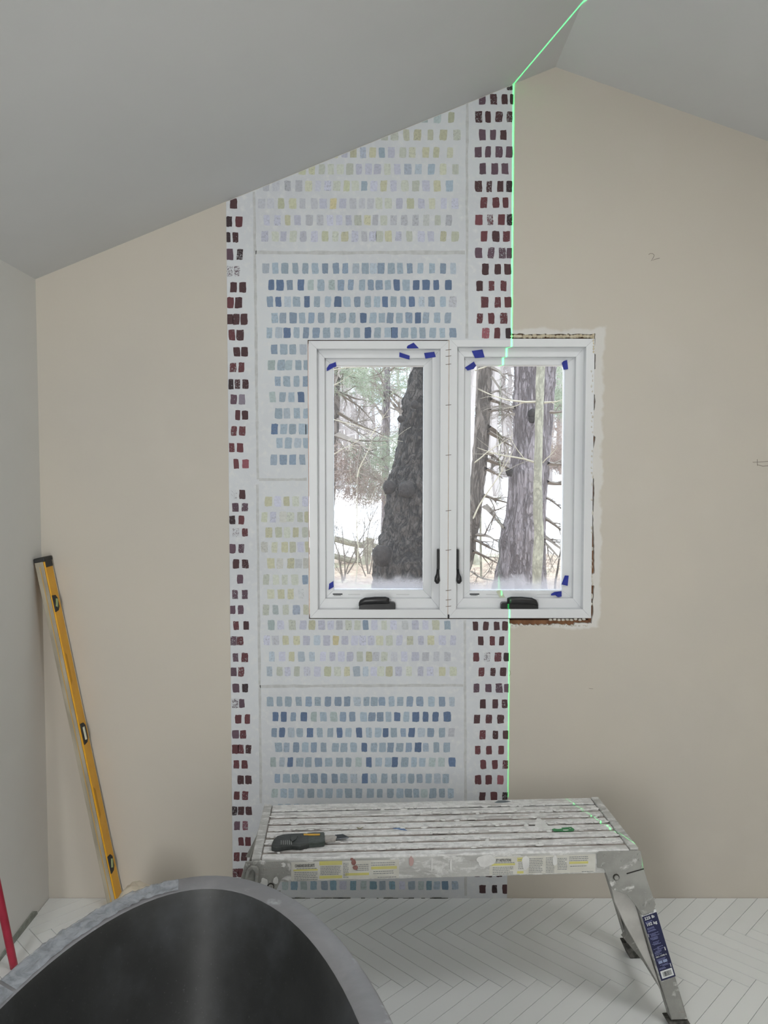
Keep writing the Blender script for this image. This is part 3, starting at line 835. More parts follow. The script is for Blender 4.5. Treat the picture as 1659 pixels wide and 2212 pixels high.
def film(name, t0, t1, label, amp, mtl, seed, inset=(.002, .058)):
    b = MB(); n, m_ = 60, 9
    for i in range(n + 1):
        t = math.radians(t0 + (t1 - t0) * i / n); c, s = math.cos(t), math.sin(t)
        for j in range(m_ + 1):
            f_ = j / m_; ins = inset[0] + (inset[1] - inset[0]) * f_
            edge = .006 * mnoise.noise(Vector((i * .35, seed, 0)))
            wr = abs(mnoise.noise(Vector((i * .42 + seed, j * .5, 1.7)))) * amp + abs(mnoise.noise(Vector((i * .15, j * .23 + seed, 9)))) * amp * .6
            env = min(1, 6 * min(i, n - i) / n)
            z = TH + .0012 + wr * env - (.010 if j == 0 else 0)
            p = Vector(((TB - ins + (edge if j in (0,) else 0)) * c, (TA - ins) * s, z)); b.v.append(tuple(RT @ p))
    for i in range(n):
        for j in range(m_):
            p = i * (m_ + 1) + j; b.f.append((p, p + 1, p + m_ + 2, p + m_ + 1))
    o = b.build(name, mtl, smooth=True); tag(o, label, 'plastic film'); return o


film('plastic_film', 98, 142, 'shiny crumpled plastic film on the far left of the tub rim', .0075, M_FILM, 2.0)
film('plastic_film', 142.6, 190, 'flatter dull plastic film stuck along the near left tub rim', .003, M_FILM, 7.0)

# ------------------------------------------------------------------ spirit level leaning in the corner
M_YEL = mat('yellow painted aluminium', (232, 172, 36), (222, 160, 28), 14, .38)
M_YEL2 = mat('darker yellow hand hole', (196, 142, 34), None, 14, .6)
M_ALU = mat('dirty aluminium edge', (188, 180, 162), (152, 144, 128), 10, .45, .35, bump=.2, bscale=50, stretch=(4, 4, .5))
M_CAP = mat('black rubber', (34, 34, 34), (46, 46, 45), 40, .6)
yf = WY - .066
pb, pt = at_y(251, 1944, yf), at_y(95.5, 1211, yf)
pb = pb + (pt - pb) * ((.008 - pb.z) / (pt.z - pb.z))
ax = (pt - pb); LLEN = ax.length; ang = math.atan2(ax.x, ax.z)
lev = empty('spirit_level', (pb.x, yf, pb.z), (0, ang, 0))
tag(lev, 'yellow spirit level with black end cap leaning in the left corner', 'spirit level')
TE = .034
box('body', (-TE + .001, .004, .0), (-.001, .058, LLEN), M_YEL, lev, .002)
e = box('edge_strip', (-TE, 0, .0), (-.006, .006, LLEN), M_ALU, lev, .001)
box('edge_strip', (-TE, .056, .0), (0, .062, LLEN), M_ALU, lev, .001)
box('edge_ridge', (-TE + .014, -.0012, .01), (-TE + .017, .001, LLEN - .02), mat('ochre stain on edge', (196, 160, 92), None, 10, .6), e)
box('end_cap', (-TE - .002, -.002, LLEN - .004), (.002, .064, LLEN + .012), M_CAP, lev, .004)
box('end_cap_tab', (-.006, .006, LLEN - .024), (.0018, .056, LLEN), M_CAP, lev, .002)


def zloc(py): return LLEN * (1945 - py) / (1945 - 1211)


for py, h_, kind in ((1301, .058, 0), (1577, .074, 1), (1856, .062, 0)):
    z = zloc(py)
    pts = [(0, .0045, z - h_ / 2), (0, .0045, z + h_ / 2), (0, .026, z + h_ / 2 - .002), (0, .038, z + h_ / 2 - .014), (0, .038, z - h_ / 2 + .014), (0, .026, z - h_ / 2 + .002)]
    if kind: pts = [(0, p[1] + .006 if p[1] > .01 else p[1] + .004, p[2]) for p in pts]
    hs_ = prism('vial_housing', [(p[0] - .004, p[1], p[2]) for p in pts], (.0065, 0, 0), M_CAP, lev, .0015)
    b = MB()
    if kind: b.tube([(.001, .022, z - .022), (.001, .022, z + .022)], .006, 10)
    else: b.tube([(.001, .014, z - .013), (.001, .026, z + .013)], .0062, 10)
    b.build('vial', mat('pale green vial', (150, 160, 112), None, 5, .15) if not kind else mat('cream vial', (214, 212, 190), None, 5, .2), hs_, smooth=False)
for py in (1437, 1723):
    z = zloc(py)
    prism('hand_hole', [(-.002, .006, z - .058), (-.002, .006, z + .058), (-.002, .020, z + .046), (-.002, .020, z - .046)], (.0025, 0, 0), M_YEL2, lev, .0006)  # hand holes as flat slabs; darker yellow stands in for the recess

# ------------------------------------------------------------------ red handle by the left wall
M_RED = mat('red painted pole', (168, 36, 62), (150, 28, 52), 20, .4)
p0, p1 = Vector((-1.122, 2.262, TZ)), Vector((-1.166, 1.985, 1.2))
rh = empty('broom_pole', tuple(p0)); tag(rh, 'red pole leaning on the white wall at the lower left', 'pole')
b = MB(); b.tube([(0, 0, .0), (p1 - p0) * .02, p1 - p0], .0115, 14); b.build('shaft', M_RED, rh, smooth=True)
d_ = (p1 - p0).normalized(); b = MB(); b.tube([(p1 - p0) - d_ * .03, (p1 - p0) + d_ * .012], .0135, 14); b.build('end_cap', M_CAP, rh, smooth=True)

# ------------------------------------------------------------------ cream bundle on the floor behind the tub
b = MB(); n1, n2 = 18, 28
c0 = at_z(312, 1985, 0); c0 = Vector((-.762, 2.33, 0))
for a_ in range(n1 + 1):
    ph = math.pi * .5 * a_ / n1
    for q in range(n2):
        an = 2 * math.pi * q / n2
        d = Vector((math.cos(ph) ** .6 * math.cos(an), math.cos(ph) ** .6 * math.sin(an), math.sin(ph)))
        r_n = 1 + .06 * mnoise.noise(d * 2.1 + Vector((3, 1, 4))) + .04 * mnoise.noise(d * 7)
        b.v.append((d.x * .098 * r_n, d.y * .085 * r_n, d.z * .215 * r_n))
for a_ in range(n1):
    for q in range(n2):
        p = a_ * n2 + q; p2 = a_ * n2 + (q + 1) % n2; b.f.append((p, p2, p2 + n2, p + n2))
b.f.append(tuple(range(n2)))
o = b.build('plastic_bundle', mat('cream plastic wrap', (214, 204, 186), (203, 192, 172), 8, .45, bump=.5, bscale=20), smooth=True); o.location = (c0.x, c0.y, TZ)
tag(o, 'rounded cream plastic bundle behind the tub beside the yellow level', 'bundle')

# ------------------------------------------------------------------ work platform
PZ = .5
corner = [at_z(545, 1855, PZ), at_z(1381, 1836, PZ), at_z(1292, 1722, PZ), at_z(569, 1741, PZ)]
ctr = sum(corner, Vector()) / 4
ang = ((corner[1] - corner[0]).to_2d().angle_signed(Vector((1, 0))) + (corner[2] - corner[3]).to_2d().angle_signed(Vector((1, 0)))) / 2
HL = ((corner[1] - corner[0]).length + (corner[2] - corner[3]).length) / 4
HD = ((corner[3] - corner[0]).length + (corner[2] - corner[1]).length) / 4
plat = empty('work_platform', (ctr.x, ctr.y, TZ), (0, 0, ang))
tag(plat, 'paint-splashed aluminium work platform with folding legs and slatted top', 'work platform')
PI_ = (Matrix.Translation((ctr.x, ctr.y, TZ)) @ Matrix.Rotation(ang, 4, 'Z')).inverted()


def FP(px, py, y=None):                        # photograph pixel on the platform's front plane, local coordinates
    y = -HD if y is None else y
    o = PI_ @ Vector((0, 0, CAMZ)); d = PI_.to_3x3() @ ray(px, py)
    return o + d * ((y - o.y) / d.y)


def DP(px, py, z=PZ):                          # photograph pixel on the deck, local coordinates
    return PI_ @ at_z(px, py, z)


def paint_metal(name, metal_c, paint_c, amount, stretch, scale, rough=.5):
    k = NT(name); vec = k.map(stretch)
    m_ = k.ramp(k.noise(vec, scale, 6, .65, .4), .5 - amount, .62 - amount)
    m2 = k.ramp(k.noise(k.map((1, 1, 1)), 55, 5, .7), .42, .62)
    c = k.mix(k.ramp(k.noise(vec, scale * .5, 4), .3, .7), lin(metal_c), lin(tuple(v * .86 for v in metal_c)))
    c = k.mix(m_, c, k.mix(m2, lin(paint_c), lin(tuple(v * .9 for v in paint_c))))
    stain = k.ramp(k.noise(k.map((3, 14, 14)), 3.3, 5), .64, .74)
    c = k.mix(k.math('MULTIPLY', stain, .4), c, lin((150, 122, 112)))
    k.base(c, rough, k.math('MULTIPLY', k.math('SUBTRACT', 1.0, m_), .22)); k.bump(k.noise(k.map((1, 1.6, 1)), 120, 6, .7), .5, .003)
    return k.m


M_DECK = paint_metal('plaster splashed slat', (204, 202, 200), (230, 230, 229), .13, (1.2, 9, 9), 7)
M_SIDE = paint_metal('smeared side rail', (200, 200, 197), (222, 222, 220), .03, (2, 6, 6), 9)
M_LEG = paint_metal('splashed aluminium leg', (172, 172, 167), (216, 216, 213), -.05, (1, 1, 1), 22)
M_GROOVE = mat('streaky brown grey groove', (128, 116, 110), (178, 172, 166), 7, .9, bump=.3, bscale=60, stretch=(1, 6, 6))  # deck pan colour, browner and darker than the slats
M_BLACKGAP = mat('black slot', (40, 38, 36), None, 5, .9)
T0 = PZ - TZ                                    # local deck height
box('deck_pan', (-HL + .02, -HD + .008, T0 - .03), (HL - .02, HD - .008, T0 - .0045), M_GROOVE, plat)
box('deck_slot', (-HL + .026, HD - 2 * HD / 8 - .0075, T0 - .006), (HL - .026, HD - 2 * HD / 8 + .0005, T0 - .0035), M_BLACKGAP, plat)
NS = 8; sd_ = 2 * HD / NS
for i in range(NS):
    y0 = -HD + i * sd_; y1 = y0 + sd_
    g0 = .0012 if i else 0; g1 = .0135 if i < NS - 2 else (.0012 if i == NS - 1 else .008)
    if i == NS - 1: g0, g1 = .001, 0
    box('slat', (-HL + .026, y0 + g0, T0 - .018), (HL - .026, y1 - g1, T0 + (.0008 if i % 2 else 0)), M_DECK, plat, .0022)
for s_ in (-1, 1):
    x0, x1 = (-HL, -HL + .0235) if s_ < 0 else (HL - .0235, HL)
    box('end_rail', (x0, -HD + .001, T0 - .055), (x1, HD, T0 + .0035), M_SIDE, plat, .003)
box('side_rail', (-HL + .02, -HD - .001, T0 - .062), (HL - .02, -HD + .004, T0 - .004), M_SIDE, plat, .0015)
box('side_rail', (-HL + .02, HD - .004, T0 - .062), (HL - .02, HD + .001, T0 - .004), M_SIDE, plat, .0015)

# legs: corner brackets, channels, feet
def fpoly(name, px, th, m, y=None, bev=.0015, parent=None, yoff=0):
    q = [FP(a_, b_) for a_, b_ in px]
    return prism(name, [(p.x, -HD - .002 + yoff - th, p.z) for p in q], (0, th, 0), m, parent or plat, bev)


def mirror_pts(px): return px
# right front bracket
br = fpoly('bracket', [(1288, 1842), (1293, 1837.5), (1376, 1836), (1383, 1836.5), (1389, 1874), (1400, 1909), (1415, 1952), (1411, 1966), (1386, 1976), (1372, 1955), (1352, 1930), (1322, 1920), (1316, 1906), (1304, 1876), (1298, 1874), (1289, 1873)], .003, M_LEG)
leg_l, leg_r = (FP(1372, 1945), FP(1452, 2212)), (FP(1409, 1945), FP(1488, 2212))


def on(l_, z): t = (z - l_[0].z) / (l_[1].z - l_[0].z); return l_[0].x + (l_[1].x - l_[0].x) * t


zt, zb = T0 - .075, .022
lx0, lx1 = on(leg_l, zb), on(leg_r, zb); ux0, ux1 = on(leg_l, zt), on(leg_r, zt)


def channel(side, front):
    """one U-shaped leg; side +-1, front True/False"""
    yy = -HD - .002 if front else HD + .002; dy = .028 if front else -.028; t = .003
    pts = [(lx0, zb), (lx1, zb), (ux1, zt), (ux0, zt)]
    b = MB()
    b.prism([(side * p[0], yy, p[1]) for p in pts], (0, t if front else -t, 0))
    b.prism([(side * p[0], yy, p[1]) for p in ((lx0, zb), (lx0 + t, zb), (ux0 + t, zt), (ux0, zt))], (0, dy, 0))
    b.prism([(side * p[0], yy, p[1]) for p in ((lx1 - t, zb), (lx1, zb), (ux1, zt), (ux1 - t, zt))], (0, dy, 0))
    lg = b.build('leg', M_LEG, plat, bevel=.0008)
    sl = (lx0 - ux0) / (zt - zb)
    y0_, y1_ = (yy - .004, yy + .036) if front else (yy - .036, yy + .004)
    fx0, fx1 = lx0 - .006, lx1 + .006
    b = MB(); zz_ = .018 if front else .045
    b.prism([(side * (fx0 + sl * .02), y0_, 0), (side * (fx1 + sl * .02), y0_, 0), (side * (fx1 - sl * zz_ + .002), y0_, zz_), (side * (fx0 - sl * zz_), y0_, zz_)], (0, y1_ - y0_, 0))
    b.build('rubber_foot', mat('grimy black rubber foot', (44, 44, 42), (96, 95, 90), 60, .8, bump=.5), lg, bevel=.003)
    return lg


for sd in (1, -1):
    for fr_ in (True, False): channel(sd, fr_)
    # cross braces joining front and rear legs of a pair
    for zc, hh in ((.10, .016), (.30, .02)):
        xa = on(leg_l, zc) + .006
        box('cross_brace', (min(sd * xa, sd * (xa + .02)), -HD + .004, zc - hh), (max(sd * xa, sd * (xa + .02)), HD - .004, zc + hh), M_LEG, plat, .003)
# pale folding gusset between front leg and deck on the right, mirrored on the left
gp = [(1321, 1914), (1334, 1917), (1357, 1934), (1372, 1952), (1379, 1972), (1404, 2060), (1433, 2150), (1424, 2128), (1394, 2076), (1352, 2000), (1329, 1950)]
q = [FP(a_, b_) for a_, b_ in gp]
M_GUS = mat('pale aluminium gusset', (196, 194, 190), (178, 176, 172), 18, .45, .3, bump=.2)
for sd in (1, -1):
    prism('gusset', [(sd * p.x, -HD + .006, p.z) for p in q], (0, .022, 0), M_GUS, plat, .002)
    # diagonal strut from the front leg down to the rear foot
    b = MB(); a1 = Vector((sd * (on(leg_l, .12) + .004), -HD + .02, .135)); a2 = Vector((sd * (on(leg_l, .07) + .0), HD - .03, .075))
    b.tube([a1, a2], .014, 4); b.build('strut', M_LEG, plat)
# left front bracket and rear brackets
brl = fpoly('bracket', [(531, 1859), (621, 1856.5), (628, 1863), (629, 1885), (616, 1891), (608, 1897), (597, 1922), (585, 1932), (560, 1930), (512, 1925), (520, 1897)], .003, M_LEG)
for sd in (1, -1):
    prism('bracket', [(sd * a_, HD + .002, c) for a_, c in ((.40, T0 - .004), (HL - .002, T0 - .004), (HL + .006, T0 - .06), (ux1 + .04, T0 - .16), (ux0 + .03, T0 - .17), (.42, T0 - .07), (.40, T0 - .062))], (0, .003, 0), M_LEG, plat, .001)


def rivets(par, spots, r=.0035, y=-.0055):
    for (px, py) in spots:
        p = FP(px, py); b = MB(); b.tube([(p.x, -HD + y + .001, p.z), (p.x, -HD + y - .0015, p.z)], [r, r * .7], 10); b.build('rivet', M_LEG, par, smooth=False)


rivets(br, [(1304, 1846), (1302, 1866), (1342, 1857), (1377, 1843), (1378, 1855), (1384, 1871), (1389, 1953), (1402, 1949)])
rivets(brl, [(538, 1866), (571, 1876), (609, 1866), (611, 1884)])


def pin(par, px, py, r):
    p = FP(px, py); b = MB(); b.tube([(p.x, -HD - .004, p.z), (p.x, -HD - .0085, p.z)], r * 1.35, 20); o = b.build('pivot_washer', mat('dark pivot washer', (52, 50, 46), None, 5, .6), par)
    b = MB(); b.tube([(p.x, -HD - .006, p.z), (p.x, -HD - .012, p.z)], r, 20); b.build('pivot_pin', M_LEG, par, bevel=.001)


pin(br, 1329, 1892, .0062); pin(brl, 585.5, 1912, .0066)
# spring latch on the left bracket
o = fpoly('latch', [(529, 1896), (536, 1872), (544, 1865.5), (556, 1867), (560, 1873), (558, 1908), (551, 1908), (553, 1880), (547, 1873), (541, 1876), (533, 1899)], .008, M_LEG, parent=brl, yoff=-.004)
# dark slit in the right bracket
p, r2 = FP(1352, 1885), FP(1389, 1874.5)
b = MB(); b.tube([(p.x, -HD - .0052, p.z), (r2.x, -HD - .0052, r2.z)], .0016, 5); b.build('slit', mat('dark slit', (40, 38, 36), None, 5, .9), br)

# safety stickers on the front rail
M_STK = mat('worn cream sticker', (214, 213, 206), (202, 200, 190), 25, .5)
M_YBAR = mat('yellow sticker band', (212, 206, 120), (204, 198, 130), 25, .5)
M_SPAINT = mat('thick white plaster smear', (226, 226, 224), (212, 212, 210), 40, .8, bump=.5, bscale=90)


def rail_uv(px): return FP(px, 1870).x


zr0, zr1 = T0 - .0605, T0 - .008
YS = -HD - .0016


def sticker(name, x0, x1, head, hx, hs, blocks):
    st = box(name, (x0, YS, zr0 + .002), (x1, YS + .001, zr1 - .002), M_STK, plat)
    n = 0
    for (a_, b_, c_, d_, kind) in blocks:          # fractions of the sticker: x0, x1, z0, z1 from the bottom
        xa, xb = x0 + (x1 - x0) * a_, x0 + (x1 - x0) * b_; za, zb_ = zr0 + (zr1 - zr0) * c_, zr0 + (zr1 - zr0) * d_
        if kind == 'y': box('yellow_band', (xa, YS - .0003, za), (xb, YS + .0002, zb_), M_YBAR, st)
        else:
            b = MB(); rows = max(1, int((zb_ - za) / .0042)); r3 = random.Random(n + 5)
            for i in range(rows):
                z = zb_ - (i + .8) * (zb_ - za) / rows; x = xa
                xe = xb - r3.uniform(0, .25) * (xb - xa) * (1 if i % 3 == 2 else .2)
                while x < xe:
                    w_ = r3.uniform(.002, .007); b.box((x, YS - .0006, z), (min(x + w_, xe), YS - .0001, z + .0014)); x += w_ + .0012
            b.build('fine_print', M_GREYPRINT, st); n += 1
    lettering('heading', head, hs, M_DKSTICK, st, (hx, YS - .0004, zr1 - .0145), (1, 0, 0), (0, 0, 1), bold=.0002, xs=.42)
    return st


xa, xb = rail_uv(629), rail_uv(862)
sticker('safety_sticker', xa, xb, 'CONSIGNES DE SÉCURITÉ', rail_uv(637), .0105,
        [(.02, .245, .52, .60, 'y'), (.05, .24, .61, .68, 'p'), (.03, .25, .05, .5, 'p'), (.26, .47, .78, .98, 'y'), (.26, .47, .10, .24, 'y'), (.27, .46, .28, .76, 'p'), (.48, .53, .1, .9, 'p'),
         (.5, .72, .22, .34, 'y'), (.6, .72, .45, .82, 'p'), (.74, .98, .5, .64, 'y'), (.74, .97, .68, .9, 'p'), (.76, .95, .25, .46, 'p'), (.8, .98, .06, .14, 'p')])
xa, xb = rail_uv(1057), rail_uv(1286)
sticker('safety_sticker', xa, xb, 'SAFETY INSTRUCTIONS', rail_uv(1066), .0105,
        [(.02, .24, .52, .62, 'y'), (.03, .24, .63, .70, 'p'), (.03, .23, .05, .48, 'p'), (.26, .35, .70, .9, 'y'), (.27, .34, .3, .86, 'p'), (.37, .5, .1, .88, 'p'), (.26, .32, .08, .2, 'y'),
         (.53, .61, .08, .9, 'p'), (.64, .73, .2, .85, 'p'), (.75, .93, .64, .92, 'p'), (.75, .93, .5, .62, 'y'), (.76, .92, .34, .48, 'p'), (.87, .98, .06, .12, 'p')])
# smears of plaster over the rail and stickers
rnd = random.Random(17)


def blob(name, px, py, rw, rh_, m, par=None):
    p = FP(px, py); b = MB(); n = 18; pts = []
    for i in range(n):
        an = 2 * math.pi * i / n; rr = 1 + .3 * mnoise.noise(Vector((math.cos(an) * 1.4 + px, math.sin(an) * 1.4, py)))
        pts.append((p.x + math.cos(an) * rw * rr, YS - .0006, p.z + math.sin(an) * rh_ * rr))
    b.prism(pts, (0, -.0012, 0)); return b.build(name, m, par or plat, bevel=.0006)


blob('plaster_smear', 1135, 1862, .010, .020, M_SPAINT); blob('plaster_smear', 1198, 1858, .006, .016, M_SPAINT)
blob('plaster_smear', 1049, 1858, .026, .016, M_SPAINT); blob('plaster_smear', 974, 1867, .003, .018, M_SPAINT); blob('plaster_smear', 933, 1866, .003, .018, M_SPAINT)
M_RUST = mat('brown red stain', (158, 118, 112), (136, 92, 86), 60, .8)
blob('rust_stain', 764, 1862, .006, .008, M_RUST); blob('rust_stain', 768, 1873, .007, .006, M_RUST); blob('rust_stain', 760, 1855, .004, .004, M_RUST)
blob('pink_smear', 888, 1860, .006, .014, mat('pink paint smear', (190, 160, 156), None, 20, .8))
for (px, py, a_, c) in ((612, 1866, .006, .006), (571, 1904, .010, .012), (596, 1900, .007, .010)):
    blob('plaster_smear', px, py, a_, c, M_SPAINT).location.y = -.003

# dabs of paint and plaster lying on the slats
def dab(name, pts, m, h=.0016):
    q = [DP(a_, b_, PZ + h) for a_, b_ in pts]
    return prism(name, [(p.x, p.y, T0) for p in q], (0, 0, h), m, plat, .0005)


dab('green_paint_dab', [(1192, 1791), (1200, 1788.5), (1216, 1787.5), (1234, 1786), (1241, 1791), (1239, 1794.5), (1220, 1795.5), (1197, 1795)], mat('green paint', (62, 132, 84), (52, 118, 74), 60, .6))
dab('blue_paint_dab', [(848, 1789), (862, 1787.5), (872, 1789), (880, 1794), (866, 1792.5), (856, 1790.5)], mat('blue paint', (92, 118, 160), (110, 132, 166), 60, .6))
dab('dark_paint_dab', [(1068, 1733), (1076, 1729), (1090, 1728.5), (1103, 1731), (1096, 1732.5), (1086, 1733.5), (1074, 1734)], mat('dark slate paint', (78, 88, 96), (110, 116, 122), 60, .6))
dab('plaster_smear', [(1155, 1776), (1160, 1767), (1168, 1768), (1182, 1781), (1190, 1788), (1170, 1790), (1156, 1784)], M_SPAINT, .0012)
dab('ochre_fleck', [(770, 1786), (778, 1788.5), (785, 1786.5), (779, 1790), (773, 1789.5)], mat('olive fleck', (140, 134, 108), None, 20, .7))
rnd = random.Random(31)
cr = MB()
for i in range(420):                            # dried plaster crumbs: far too many to count
    x = rnd.uniform(-HL + .03, HL - .03); y = -HD + (rnd.randrange(1, NS) + rnd.gauss(0, .12)) * sd_; s1 = rnd.uniform(.0015, .006)
    lump(cr, (x, y, T0 + .0008), (s1 * rnd.uniform(1, 3), s1 * .8, s1 * .45), i * .7)
o = cr.build('plaster_crumbs', M_SPAINT, plat, smooth=True); o['kind'] = 'stuff'

# rating label on the right front leg
M_NAVY = mat('navy label', (24, 27, 66), (28, 32, 74), 12, .45)
ld = (FP(1452, 2212) - FP(1372, 1945)).normalized()          # down the leg
lr = Vector((-ld.z, 0, ld.x)); lr = lr if lr.x > 0 else -lr
lbl_tl, lbl_br_l = FP(1383, 1977), FP(1430, 2121)
LH = (lbl_br_l - lbl_tl).length; LW = (lx1 - lx0) * abs(ld.z) * .96
o0 = Vector((on(leg_l, lbl_tl.z) + .003, -HD - .0026, lbl_tl.z + .006))


def lp(u, v): return o0 + lr * (u * LW) + ld * (v * LH)


def lquad(name, u0, u1, v0, v1, m, par, h=.0008, lift=0):
    q = [lp(u0, v0), lp(u1, v0), lp(u1, v1), lp(u0, v1)]
    return prism(name, [(p.x, p.y - lift, p.z) for p in q], (0, -h, 0), m, par)


lab = lquad('rating_label', 0, .98, 0, 1, M_NAVY, plat)
lquad('label_header', .0, .98, .0, .045, M_WSTICK, lab, .0004, .0006)
lquad('barcode_panel', .10, .90, .865, .975, M_WSTICK, lab, .0004, .0006)
b = MB(); r3 = random.Random(2); u = .22
while u < .8:
    wu = r3.choice((.012, .02, .035)); q = [lp(u, .885), lp(u + wu, .885), lp(u + wu, .955), lp(u, .955)]
    b.prism([(p.x, p.y - .0009, p.z) for p in q], (0, -.0004, 0)); u += wu + r3.choice((.014, .022))
b.build('barcode', M_DKSTICK, lab)
xd, yd = lr, -ld


def ltext(name, t, u, v, s_, m, bold=.0): return lettering(name, t, s_, m, lab, lp(u, v) + Vector((0, -.0011, 0)), xd, yd, lift=.0002, bold=bold)


ltext('label_text', 'Mastercraft', .08, .037, .0066, M_DKSTICK, .0001)
ltext('label_text', '225 lb', .10, .105, .0112, M_WSTICK, .0003)
ltext('label_text', '102 kg', .10, .195, .0112, M_WSTICK, .0003)
ltext('label_text', '061-1046-6', .10, .665, .0066, M_WSTICK, .0001)
b = MB(); r3 = random.Random(9)
for v in (.135, .15, .225, .24, .262, .275, .315, .332, .348, .37, .386, .40, .44, .46, .475, .52, .535, .55, .57, .585, .60, .62, .69, .705, .78, .795, .82, .835):
    u0 = .1 if v < .3 else r3.choice((.1, .35, .2)); u1 = u0 + r3.uniform(.3, .55); u = u0
    while u < min(u1, .92):
        wu = r3.uniform(.03, .09); q = [lp(u, v), lp(u + wu, v), lp(u + wu, v + .0065), lp(u, v + .0065)]
        b.prism([(p.x, p.y - .0008, p.z) for p in q], (0, -.0004, 0)); u += wu + .02
b.build('fine_print', mat('pale blue fine print', (138, 144, 188), None, 5, .5), lab)
for u0, u1 in ((.16, .42), (.47, .75)): lquad('pictogram', u0, u1, .72, .76, mat('pale blue pictogram', (150, 162, 196), None, 5, .5), lab, .0004, .0006)
for (u, v, a_) in ((.03, .30, .03), (.8, .55, .06), (.85, .8, .05)):
    lquad('scratch', u, u + a_, v, v + .05, M_SPAINT, lab, .0006, .0006)

# ------------------------------------------------------------------ utility knife on the platform
def K5(x, y): return (480 + x / 3.1904, 1680 + y / 3.1904)


kz = PZ + .0012
kc = at_z(*K5(560, 430), kz)
kn = empty('utility_knife', tuple(kc)); tag(kn, 'black utility knife with a yellow stripe lying on the platform', 'knife')
M_KB = mat('scuffed black plastic', (44, 48, 48), (62, 66, 65), 40, .5, bump=.4, bscale=120)
M_KG = mat('dark green plastic', (52, 62, 58), (74, 82, 78), 60, .5, bump=.4, bscale=120)
M_STEEL = mat('blade steel', (160, 164, 168), (120, 124, 128), 20, .25, .9)


def kpoly(name, pts, z0, z1, m, par, bev=.001):
    q = [at_z(*K5(*p), kz + z1) - kc for p in pts]
    return prism(name, [(p.x, p.y, z0) for p in q], (0, 0, z1 - z0), m, par, bev)


kpoly('handle', [(338, 470), (342, 445), (354, 420), (378, 398), (420, 386), (480, 381), (560, 378), (600, 380), (600, 448), (540, 464), (480, 460), (430, 466), (375, 474)], 0, .016, M_KB, kn, .004)
fr2 = kpoly('front_body', [(585, 378), (640, 374), (700, 372), (705, 378), (709, 432), (702, 440), (640, 446), (585, 449)], .001, .015, M_KG, kn, .002)
kpoly('yellow_stripe', [(560, 386), (674, 385), (673, 394), (562, 396)], .0152, .0165, mat('yellow inlay', (214, 166, 58), None, 10, .5), fr2, 0)
kpoly('blade_guide', [(700, 396), (765, 392), (790, 402), (780, 424), (704, 432)], .004, .011, mat('plaster caked metal', (186, 182, 176), (150, 146, 142), 60, .6, .3, bump=.4), kn, .001)
bl = kpoly('blade', [(776, 393), (832, 388), (874, 409), (872, 413), (778, 426)], .006, .0072, mat('dark oxidised blade', (58, 62, 66), (44, 48, 52), 30, .35, .7), kn, 0)
kpoly('cutting_edge', [(778, 421), (873, 410), (875, 413), (778, 427)], .0073, .0077, M_STEEL, bl, 0)
for i in range(6):
    x = 405 + i * 14
    kpoly('grip_rib', [(x, 432), (x + 4, 431), (x + 4, 458), (x, 459)], .0158, .0172, mat('worn grey rib', (150, 152, 150), None, 30, .6), kn, 0)
kpoly('slider', [(470, 395), (520, 400), (510, 420), (480, 440), (470, 420)], .0155, .019, M_KB, kn, .001)

# ------------------------------------------------------------------ outside: ground, trees, fence
def ground_z(x, y):
    z = .02 * (y - 6)
    if y > 13: z += (y - 13) * .030
    if y > 40: z += (y - 40) * .06
    return z - .1 + .10 * mnoise.noise(Vector((x * .3, y * .3, 0))) + .03 * mnoise.noise(Vector((x * 1.6, y * 1.6, 5)))


b = MB(); gx = [i * .9 - 36 for i in range(81)]; gy = [2.95 + i * .55 for i in range(60)] + [36 + i * 3.5 for i in range(12)]
for y in gy:
    for x in gx: b.v.append((x, y, ground_z(x, y)))
for j in range(len(gy) - 1):
    for i in range(len(gx) - 1):
        p = j * len(gx) + i; b.f.append((p, p + 1, p + len(gx) + 1, p + len(gx)))
k = NT('leaf litter and snow'); geo = k.n('NewGeometry'); sep = k.n('SeparateXYZ'); k.l(geo.outputs['Position'], sep.inputs[0])
leaf = k.mix(k.ramp(k.noise(geo.outputs['Position'], 9, 6, .7), .35, .65), lin((150, 126, 110)), lin((192, 174, 154)))
leaf = k.mix(k.ramp(k.noise(geo.outputs['Position'], 1.5, 3), .55, .7), leaf, lin((170, 168, 140)))
edge = k.math('ADD', sep.outputs['Y'], k.math('MULTIPLY', k.math('SUBTRACT', k.noise(geo.outputs['Position'], .5, 4), .5), 5.0))
snow = k.ramp(edge, 13.2, 15.0)
far_ = k.ramp(edge, 30, 36)
sn = k.mix(k.ramp(k.noise(geo.outputs['Position'], .25, 3), .4, .65), lin((250, 250, 252)), lin((246, 236, 228)))
k.base(k.mix(snow, leaf, sn), .9); M_GROUND = k.m
tag(b.build('ground', M_GROUND, smooth=True), 'brown leaf litter giving way to a bright snowy field outside', 'ground', kind='structure')


